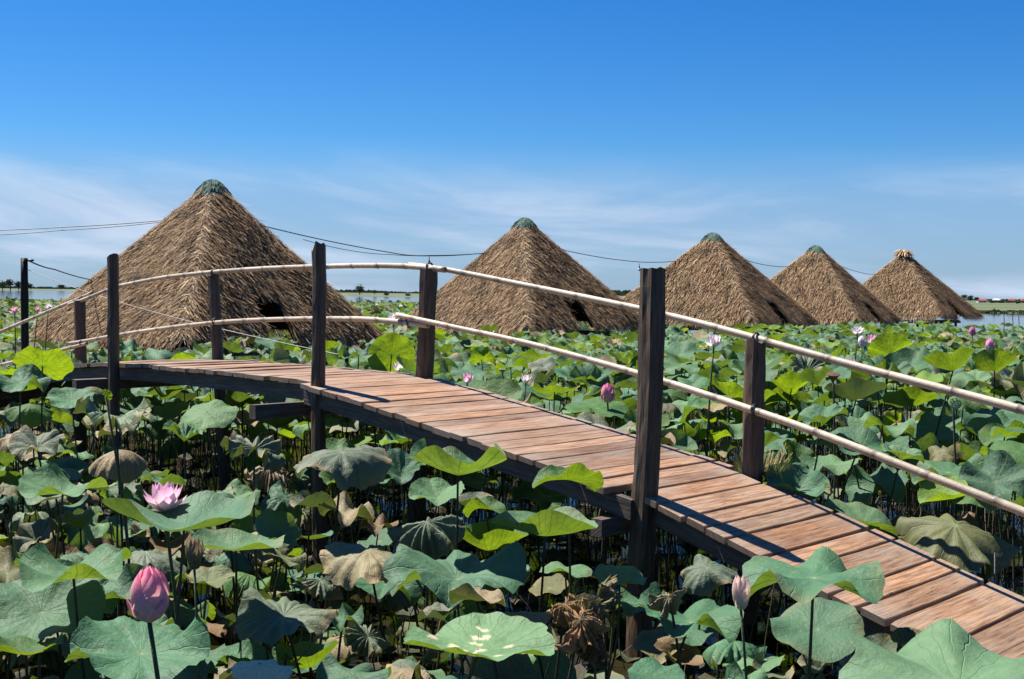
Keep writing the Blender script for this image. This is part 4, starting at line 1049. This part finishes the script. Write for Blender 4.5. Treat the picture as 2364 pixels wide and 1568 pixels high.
# shreds of dead leaf floating and caught among the stalks
x, y = sample(4.8, 17, 8, 0, 0); n = len(x)
C = np.c_[x, y, rng.uniform(.006, .02, n) + (rng.random(n) < .25) * rng.random(n) * .25]
P = shape_params(list(rng.choice(['wavy', 'wilt', 'flat'], n)))
V, lpa = leaf_batch(C, rng.uniform(.08, .24, n), P, np.abs(rng.normal(0, .15, n)), rng.uniform(0, 6, n), 2, 8)
V[..., 2] = np.maximum(V[..., 2], .006)
cc = leaf_cols(list(rng.choice(['brown', 'olive', 'tan', 'grey-green'], n, p=[.6, .25, .05, .1])), lpa); cc[..., :3] *= .22
F_ = grid_faces(2, 8); off = (np.arange(n) * V.shape[1])[:, None, None]
tag(mk('leaf_litter', V.reshape(-1, 3), [(F_[0][None] + off).reshape(-1, 3), (F_[1][None] + off).reshape(-1, 4)], M_LEAF, col=cc.reshape(-1, 4), lp=lpa.reshape(-1, 3)), 'dead leaf shreds floating among the stalks', 'litter', kind='stuff')

# ------------------------------------------------------------------ flowers, buds, pods
def petal(L, Wd, p0, p1, az_, r0=.0, tip=(.8, .2, .5), basec=(.9, .75, .75), cup=.45, nu=8, nv=6, tw=0.0, pw=.75):
    V, C, L2 = [], [], []
    rho, z = r0, 0.0
    for i in range(nu + 1):
        u = i / nu
        a = p0 + p1 * u
        if i: rho += math.cos(p0 + p1 * (u - .5 / nu)) * L / nu; z += math.sin(p0 + p1 * (u - .5 / nu)) * L / nu
        w = Wd * max(.02, math.sin(math.pi * min(1, (u * .93 + .07) ** pw)) ** .85) * (1 if u < .97 else .35)
        for j in range(nv + 1):
            v = -1 + 2 * j / nv
            lift = cup * w * v * v * .5
            rr = rho - math.sin(a) * lift; zz = z + math.cos(a) * lift; xx = v * w / 2
            ca, sa = math.cos(az_), math.sin(az_)
            V.append((rr * ca - xx * sa, rr * sa + xx * ca, zz))
            t = min(1, max(0, (u ** 1.3) * .9 + .12 * abs(v) - .05 + rng.normal(0, .02)))
            t *= .93 + .07 * math.cos(v * 14)
            C.append([tip[k] * t + basec[k] * (1 - t) for k in range(3)])
    q = [[i * (nv + 1) + j, i * (nv + 1) + j + 1, (i + 1) * (nv + 1) + j + 1, (i + 1) * (nv + 1) + j] for i in range(nu) for j in range(nv)]
    return np.array(V), np.array(q), np.array(C)
PINK = (.80, .22, .50); PALE = (.90, .74, .76); WHITE = (.92, .84, .84); HOT = (.72, .07, .33); GRN = (.20, .26, .10)
def petals_of(kind, D, tip, basec):
    out = []
    if kind == 'open':
        L = D * .72
        for n, p0, p1, wf, lf, a0 in ((5, .22, .85, .52, .9, 0), (6, .72, .62, .56, 1.0, .5), (6, 1.0, .5, .52, .96, .2), (5, 1.25, .38, .46, .86, .7)):
            for k_ in range(n):
                out.append(petal(L * lf * rng.uniform(.92, 1.06), L * wf, p0 + rng.normal(0, .1), p1 + rng.normal(0, .1), a0 + 6.283 * k_ / n + rng.normal(0, .12), D * .05, tip, basec))
    elif kind == 'half':
        L = D * .78
        for n, p0, p1, wf, lf, a0 in ((4, .5, .7, .5, .95, 0), (5, 1.0, .55, .52, 1.0, .5), (4, 1.25, .5, .48, .92, .2)):
            for k_ in range(n):
                out.append(petal(L * lf * rng.uniform(.92, 1.05), L * wf, p0 + rng.normal(0, .12), p1 + rng.normal(0, .08), a0 + 6.283 * k_ / n + rng.normal(0, .15), D * .05, tip, basec))
    elif kind == 'bud':
        L = D * 1.45
        for n, p0, p1, wf, lf, a0, r0 in ((5, .52, 1.75, .62, 1.0, .2, .05), (5, .62, 1.72, .58, 1.04, .85, .03), (4, .75, 1.6, .5, 1.06, .1, .02)):
            for k_ in range(n):
                out.append(petal(L * lf, L * wf, p0, p1, a0 + 6.283 * k_ / n + rng.normal(0, .05), D * r0, tip, basec, cup=.62, pw=.62))
        for az_ in (-.5, 3.5):
            out.append(petal(L * .62, L * .34, .25, 1.4, az_, D * .05, tip, basec, cup=.5))
    elif kind == 'tight':
        L = D * 2.1
        for n, p0, p1, wf, lf, a0, r0 in ((4, .75, 1.25, .42, 1.0, .3, .03), (4, .85, 1.15, .40, 1.02, 1.1, .02)):
            for k_ in range(n):
                out.append(petal(L * lf, L * wf, p0, p1, a0 + 6.283 * k_ / n, D * r0, tip, basec, cup=.6, pw=.6))
    elif kind == 'fallen':
        L = D * .6
        for k_ in range(4):
            out.append(petal(L, L * .45, -.2 + rng.normal(0, .2), .7, 6.283 * k_ / 4 + rng.normal(0, .3), D * .05, tip, basec))
    return out
def flower(name, px, py, wp, D, kind, tip, basec, label, cat, parts=True, tiltx=0.0, group='lotus blossoms and buds'):
    d = D * FPX / wp; p = at(px, py, d)
    root = empty(name, (p[0], p[1], 0)); up = p[2]
    ps = petals_of(kind, D, tip, basec)
    zmin = D * {'open': .24, 'half': .36, 'bud': .55, 'tight': .9, 'fallen': .1}[kind]     # pixel marks the blossom's middle
    off = np.array([0, 0, up - zmin])
    if parts:
        for V, q, C in ps: mk('petal', V + off, q, M_PETAL, root, col=C)
    else:
        V = np.concatenate([a[0] for a in ps]) + off; b_ = 0; Q = []
        for a in ps: Q.append(a[1] + b_); b_ += len(a[0])
        mk('corolla', V, np.concatenate(Q), M_PETAL, root, col=np.concatenate([a[2] for a in ps]))
    if kind in ('open', 'half', 'fallen'):
        r = D * .11
        Vt, f = tube_data([[0, 0, off[2] + .0], [0, 0, off[2] + D * .06], [0, 0, off[2] + D * .17], [0, 0, off[2] + D * .19]], [r * .5, r * .75, r, r * .9], 10)
        mk('receptacle', Vt, f, M_POD, root, col=np.array([.62, .50, .08]))
    b_ = np.array([rng.normal(0, .05), rng.normal(0, .05), -.1]); t = off
    f = np.linspace(0, 1, 9)[:, None]; pth = b_ + (t - b_) * f + np.array([.04, 0, 0]) * np.sin(f * math.pi) * rng.choice([-1, 1])
    tube('stalk', pth, np.linspace(.010, .0075, 9) * max(.6, min(1.0, D / .13)), M_STEM, root, sides=7, col=np.array([.06, .085, .03]))
    return tag(root, label, cat, group)
flower('lotus_flower', 379, 1157, 100, .195, 'open', (.84, .34, .56), (.96, .86, .84), 'large open pink lotus flower above the largest cupped leaf', 'lotus flower')
flower('lotus_bud', 345, 1385, 96, .125, 'bud', (.95, .13, .34), (1.0, .84, .66), 'big rosy pink lotus bud with loosening outer petals', 'lotus bud')
flower('lotus_bud', 449, 1282, 38, .058, 'tight', (.30, .16, .10), (.17, .20, .09), 'tight green lotus bud below the open pink flower', 'lotus bud')
flower('lotus_bud', 1711, 1372, 40, .058, 'tight', (.86, .50, .46), (.84, .80, .56), 'pale closed lotus bud with pink tip before the bridge', 'lotus bud')
FL = [(1648, 790, 58, .22, 'open', PALE, WHITE, 'white lotus flower wide open just behind the upper rail', 1), (921, 847, 46, .20, 'half', PALE, WHITE, 'pale lotus flower peeking over the deck beside the arch post', 1),
      (1079, 873, 48, .19, 'half', PINK, WHITE, 'half-open pink lotus flower at the deck edge right of the arch post', 1), (1214, 874, 38, .15, 'half', PALE, WHITE, 'pale half-open lotus flower above a blue-green leaf', 1),
      (1403, 912, 34, .12, 'bud', HOT, (.85, .55, .5), 'deep pink lotus bud left of the thick post', 1), (1980, 763, 40, .20, 'open', PALE, WHITE, 'small pale open lotus flower before the fourth hut', 0),
      (2015, 783, 44, .20, 'open', PINK, WHITE, 'pink and white lotus flower below the fourth hut', 0), (2245, 764, 16, .11, 'bud', HOT, (.85, .4, .45), 'tiny deep pink bud near the smallest hut', 0),
      (2286, 796, 22, .12, 'bud', PINK, (.9, .6, .7), 'pink lotus bud far off above the rail at the right', 0), (1873, 832, 42, .20, 'half', PALE, WHITE, 'white lotus flower above the pleated grey-blue leaf', 1),
      (1966, 838, 36, .16, 'half', PINK, PALE, 'pink lotus flower cut by the upper rail', 1), (2093, 846, 50, .22, 'fallen', PALE, WHITE, 'fading lotus flower with drooping white petals', 1),
      (1815, 880, 20, .10, 'bud', PINK, (.9, .6, .65), 'pink bud tip above the two-lobed bright leaf', 1), (1722, 858, 22, .11, 'bud', HOT, (.8, .35, .4), 'red-pink bud half hidden by the weedy rail post', 1),
      (1657, 886, 18, .09, 'tight', (.6, .5, .4), GRN, 'pale green bud between the thick and weedy posts', 1), (34, 714, 30, .20, 'open', PINK, WHITE, 'pink open flower in the far field left of the cable pole', 0),
      (87, 710, 22, .14, 'half', HOT, PALE, 'rosy half-open flower in the far field right of the cable pole', 0), (112, 706, 24, .18, 'open', PALE, WHITE, 'whitish flower by the left eave of the largest hut', 0),
      (908, 731, 36, .22, 'open', PALE, WHITE, 'cream lotus flower between the largest and second huts', 0), (870, 702, 12, .2, 'open', PALE, WHITE, 'tiny white flower in the far field between two huts', 0),
      (925, 704, 12, .2, 'open', WHITE, WHITE, 'second tiny white flower in the far field between two huts', 0), (2250, 1140, 30, .14, 'half', (.8, .8, .6), WHITE, 'cream wilting flower below the lower rail', 1),
      (2120, 822, 26, .16, 'half', WHITE, WHITE, 'small white flower right of the fan-shaped glowing leaf', 0), (1395, 838, 20, .12, 'half', PINK, PALE, 'small pinkish flower below the second hut', 0),
      (1320, 858, 14, .1, 'half', PALE, WHITE, 'little pale flower left of the thick post behind the lower rail', 0), (1990, 788, 20, .13, 'bud', PALE, WHITE, 'pale bud left of the pink and white flower', 0)]
for (px, py, wp, D, kd, tip, bc, lab, pr) in FL:
    if kd in ('open', 'half'): D *= .78; wp *= .78
    if not pr: py += 3
    flower('lotus_bud' if kd in ('bud', 'tight') else 'lotus_flower', px, py, wp, D, kd, tip, bc, lab, 'lotus bud' if kd in ('bud', 'tight') else 'lotus flower', bool(pr))
def pod(px, py, wp, D, colr, tilt, label, drop=0):
    d = D * FPX / wp; p = at(px, py, d); root = empty('seed_pod', (p[0], p[1], 0))
    r = D / 2; prof = [(-1.1, .18), (-.8, .35), (-.35, .75), (-.08, .98), (.0, 1.0), (.02, .93)]
    Rm = np.array(Matrix.Rotation(tilt, 3, 'X'))
    path = np.array([[0, 0, a * r * 1.1] for a, _ in prof]); V, f = tube_data(path, [b_ * r for _, b_ in prof], 18)
    c = np.tile(np.array(colr), (len(V), 1)) * rng.uniform(.85, 1.1, (len(V), 1))
    hd_ = mk('head', V @ Rm.T + [0, 0, p[2]], f, M_POD, root, col=c)
    for k_ in range(17):
        rr = r * (.0 if k_ == 0 else (.38 if k_ < 7 else .72)); a = k_ * 2.4 if k_ >= 7 else k_ * 1.05
        sv, sf = tube_data([[rr * math.cos(a), rr * math.sin(a), r * .01], [rr * math.cos(a), rr * math.sin(a), r * .1]], [r * .105, r * .06], 7)
        mk('seed', sv @ Rm.T + [0, 0, p[2]], sf, M_POD, hd_, col=np.array(colr) * (.55 if colr[1] > .2 else 1.8))
    t = Rm @ np.array([0, 0, -r * 1.15]) + [0, 0, p[2]]
    tube('stalk', [[.02, 0, -.1], [.03, 0, p[2] * .5], [t[0] * .5 + .01, t[1], t[2] - .06], t], .008, M_STEM, root, sides=6, col=np.array([.07, .06, .03]))
    tag(root, label, 'seed pod', 'lotus seed pods')
pod(2205, 930, 31, .10, (.22, .34, .14), 1.15, 'flat green seed pod facing out under the upper rail')
pod(1924, 864, 30, .10, (.12, .055, .035), .25, 'brown ripe seed pod on a tall stalk')
pod(1634, 740, 12, .09, (.2, .26, .12), .2, 'small green seed pod behind the thick post top rail')
pod(1041, 836, 18, .09, (.22, .28, .13), .1, 'green seed pod on a thin stalk right of the arch post')
pod(1160, 852, 18, .09, (.2, .27, .12), .1, 'small green seed pod left of the pale half-open flower')
pod(660, 1372, 28, .07, (.10, .09, .05), -.6, 'dark drooped seed head low left of the brown drooped leaf')

# dry weeds sprouting at the foot of one rail post
s1, z1 = on_plane(1740, 1075, -.1); wp_ = bw(s1, -.16, 0)
n = 260; a = rng.uniform(0, 6.28, n); rr = np.sqrt(rng.random(n)) * .13
B = np.c_[wp_[0] + rr * np.cos(a), wp_[1] + rr * np.sin(a), np.full(n, z1 - .10)]
d = np.c_[np.cos(a) * .5, np.sin(a) * .5, rng.uniform(.4, 1.2, n)]; d /= np.linalg.norm(d, axis=1)[:, None]
V, q = strands(B, d, np.tile([0, 0, 1.0], (n, 1)), np.c_[-np.sin(a), np.cos(a), 0 * a], rng.uniform(.08, .24, n), rng.uniform(.006, .014, n), rng.normal(0, .03, n))
org = np.array([wp_[0], wp_[1], 0])
wd_ = empty('dry_weed', org); tag(wd_, 'tuft of dry yellowish weeds at the foot of a rail post', 'weed')
mk('leafage', V - org, q, M_GRASS, wd_, col=np.repeat(np.array([[.36, .30, .13], [.22, .22, .08], [.45, .38, .22]])[rng.choice(3, n)], 4, 0), smooth=False)
tube('root_stock', [[0, 0, -.1], [0, 0, z1 - .08]], .02, M_STEM, wd_, sides=5, col=np.array([.1, .08, .04]))

# ------------------------------------------------------------------ far shore: trees, bushes, houses
def tree(px, py, wpx, hpx, d, label, tone=(.035, .055, .02), nl=520, bush=False, group='trees along the far shore'):
    b_ = at(px, py, d); w_ = wpx * d / FPX; h = hpx * d / FPX; gz = max(b_[2], .2)
    root = empty('far_bush' if bush else 'far_tree', (b_[0], b_[1], gz - .3))
    if not bush: tube('trunk', [[0, 0, 0], [w_ * .02, 0, h * .35], [0, 0, h * .7]], [w_ * .05, w_ * .04, w_ * .015], M_POST, root, sides=6)
    nc = 9; ca = rng.normal(0, 1, (nc, 3)); ca /= np.linalg.norm(ca, axis=1)[:, None]; cc = ca * rng.uniform(.2, .62, (nc, 1)) * [w_ / 2, w_ / 2, h * .36] + [0, 0, h * (.60 if not bush else .45)]
    k_ = rng.integers(0, nc, nl); off = rng.normal(0, .42, (nl, 3)) * [w_ * .34, w_ * .34, h * .25]
    p = cc[k_] + off; p[:, 2] = np.clip(p[:, 2], h * (.1 if not bush else 0), h * 1.02)
    s_ = max(w_, h) * rng.uniform(.03, .075, nl); e1 = rng.normal(0, 1, (nl, 3)); e1 /= np.linalg.norm(e1, axis=1)[:, None]; e2 = np.cross(e1, rng.normal(0, 1, (nl, 3))); e2 /= np.linalg.norm(e2, axis=1)[:, None]
    V = np.stack([p - e1 * s_[:, None], p + e2 * s_[:, None] * .8, p + e1 * s_[:, None], p - e2 * s_[:, None] * .8], 1).reshape(-1, 3)
    c = np.array(tone) * rng.uniform(.55, 1.5, (nl, 1))
    mk('crown', V, np.arange(4 * nl).reshape(-1, 4), M_TREE, root, col=np.repeat(c, 4, 0), smooth=False)
    tag(root, label, 'bush' if bush else 'tree', group)
LTR = [(6, 24, 22), (24, 26, 25), (43, 22, 21), (60, 22, 18), (71, 14, 14)]
for i, (px, w_, h) in enumerate(LTR):
    tree(px, 669 - .5, w_, h, 930, ('dark tree at the left edge of the far clump', 'rounded dark tree second in the far left clump', 'middle dark tree in the far left clump', 'lower dark tree behind the cable pole', 'last small tree of the far left clump')[i])
tree(141, 668, 17, 12, 1100, 'lone round tree on the horizon right of the cable pole')
tree(830, 679.5, 24, 24, 620, 'tallest lone tree on the shore right of the largest hut'); tree(865, 679, 13, 11, 700, 'small round tree right of the tallest lone tree')
tree(891, 682, 15, 10, 600, 'low spiky shrub on the shore between two huts', bush=True); tree(942, 683, 16, 8, 590, 'low green thicket beside the second hut', (.07, .09, .03), bush=True)
RTR = [(2226, 16, 16), (2240, 18, 14), (2254, 14, 10)]
for i, (px, w_, h) in enumerate(RTR): tree(px, 694, w_, h, 560, ('tall dark tree right behind the smallest hut', 'dark tree second from the smallest hut', 'low dark tree left of the red roofs')[i])
for i, px in enumerate((2290, 2312, 2330, 2350, 2372)):
    tree(px, 699, 24, 10, 430, ('first','second','third','fourth','outermost')[i] + ' low dark shrub of the row under the red roofs', (.04, .06, .02), bush=True, group='shrubs under the red roofs')
for i, px in enumerate((2246, 2262, 2280, 2296, 2318, 2338, 2356, 2372)):
    tree(px, 721 + rng.normal(0, .7), 26, rng.uniform(7, 13), 198, ('first','second','third','fourth','fifth','sixth','seventh','eighth')[i] + ' green reed clump along the bank from the smallest hut', (.075, .10, .025), 500, bush=True, group='reeds along the marsh bank')
def house(px, wpx, d, label, roofm, hpx=5):
    b_ = at(px, 693, d); w_ = wpx * d / FPX; h = hpx * d / FPX
    root = empty('far_house', (b_[0], b_[1], .4))
    wl_ = mk('wall', box_pts([0, 0, h * .5], [w_ * .45, 0, 0], [0, w_ * .3, 0], [0, 0, h * .5]), BOXF, M_WALLW, root, smooth=False)
    V = np.array([[-w_ / 2, -w_ * .36, h], [w_ / 2, -w_ * .36, h], [w_ / 2, w_ * .36, h], [-w_ / 2, w_ * .36, h], [-w_ * .34, 0, h * 1.9], [w_ * .34, 0, h * 1.9]])
    mk('roof', V, [np.array([[0, 1, 5, 4], [2, 3, 4, 5]]), np.array([[1, 2, 5], [3, 0, 4]])], roofm, root, smooth=False)
    for k_ in (-.2, .2): mk('window', box_pts([w_ * k_, -w_ * .305, h * .55], [w_ * .05, 0, 0], [0, w_ * .01, 0], [0, 0, h * .18]), BOXF, M_WIRE, wl_, smooth=False)
    tag(root, label, 'house', 'houses on the far shore')
house(2266, 22, 700, 'widest red-roofed house on the far shore', M_ROOFRED); house(2300, 16, 760, 'grey pale house between the red roofs', M_WALLW); house(2336, 16, 720, 'red-roofed house right of the pale house', M_ROOFRED); house(2364, 14, 720, 'outermost red-roofed house at the right edge', M_ROOFRED)
# distant wood along the horizon
n = 9000; x = rng.uniform(-1.0, 1.0, n); y = rng.uniform(1900, 2300, n); x = x * y * .6
hh = 5 + 3 * np.sin(x * .013) + 2 * np.sin(x * .041) + 1.2 * np.sin(x * .11)
z = rng.random(n) * hh * np.clip(.55 + .45 * np.sin(x * .004 + 1), .3, 1)
p = np.c_[x, y, z]; s_ = rng.uniform(3, 7, n)
V = np.stack([p + [-1, 0, -.3] * s_[:, None], p + [0, .2, -.35] * s_[:, None], p + [1, 0, -.25] * s_[:, None], p + [0, -.2, .4] * s_[:, None]], 1).reshape(-1, 3)
tag(mk('far_wood', V, np.arange(4 * n).reshape(-1, 4), M_TREE, col=np.repeat(np.array([.05, .075, .05]) * rng.uniform(.7, 1.3, (n, 1)), 4, 0), smooth=False), 'low wood along the horizon', 'wood', kind='stuff')
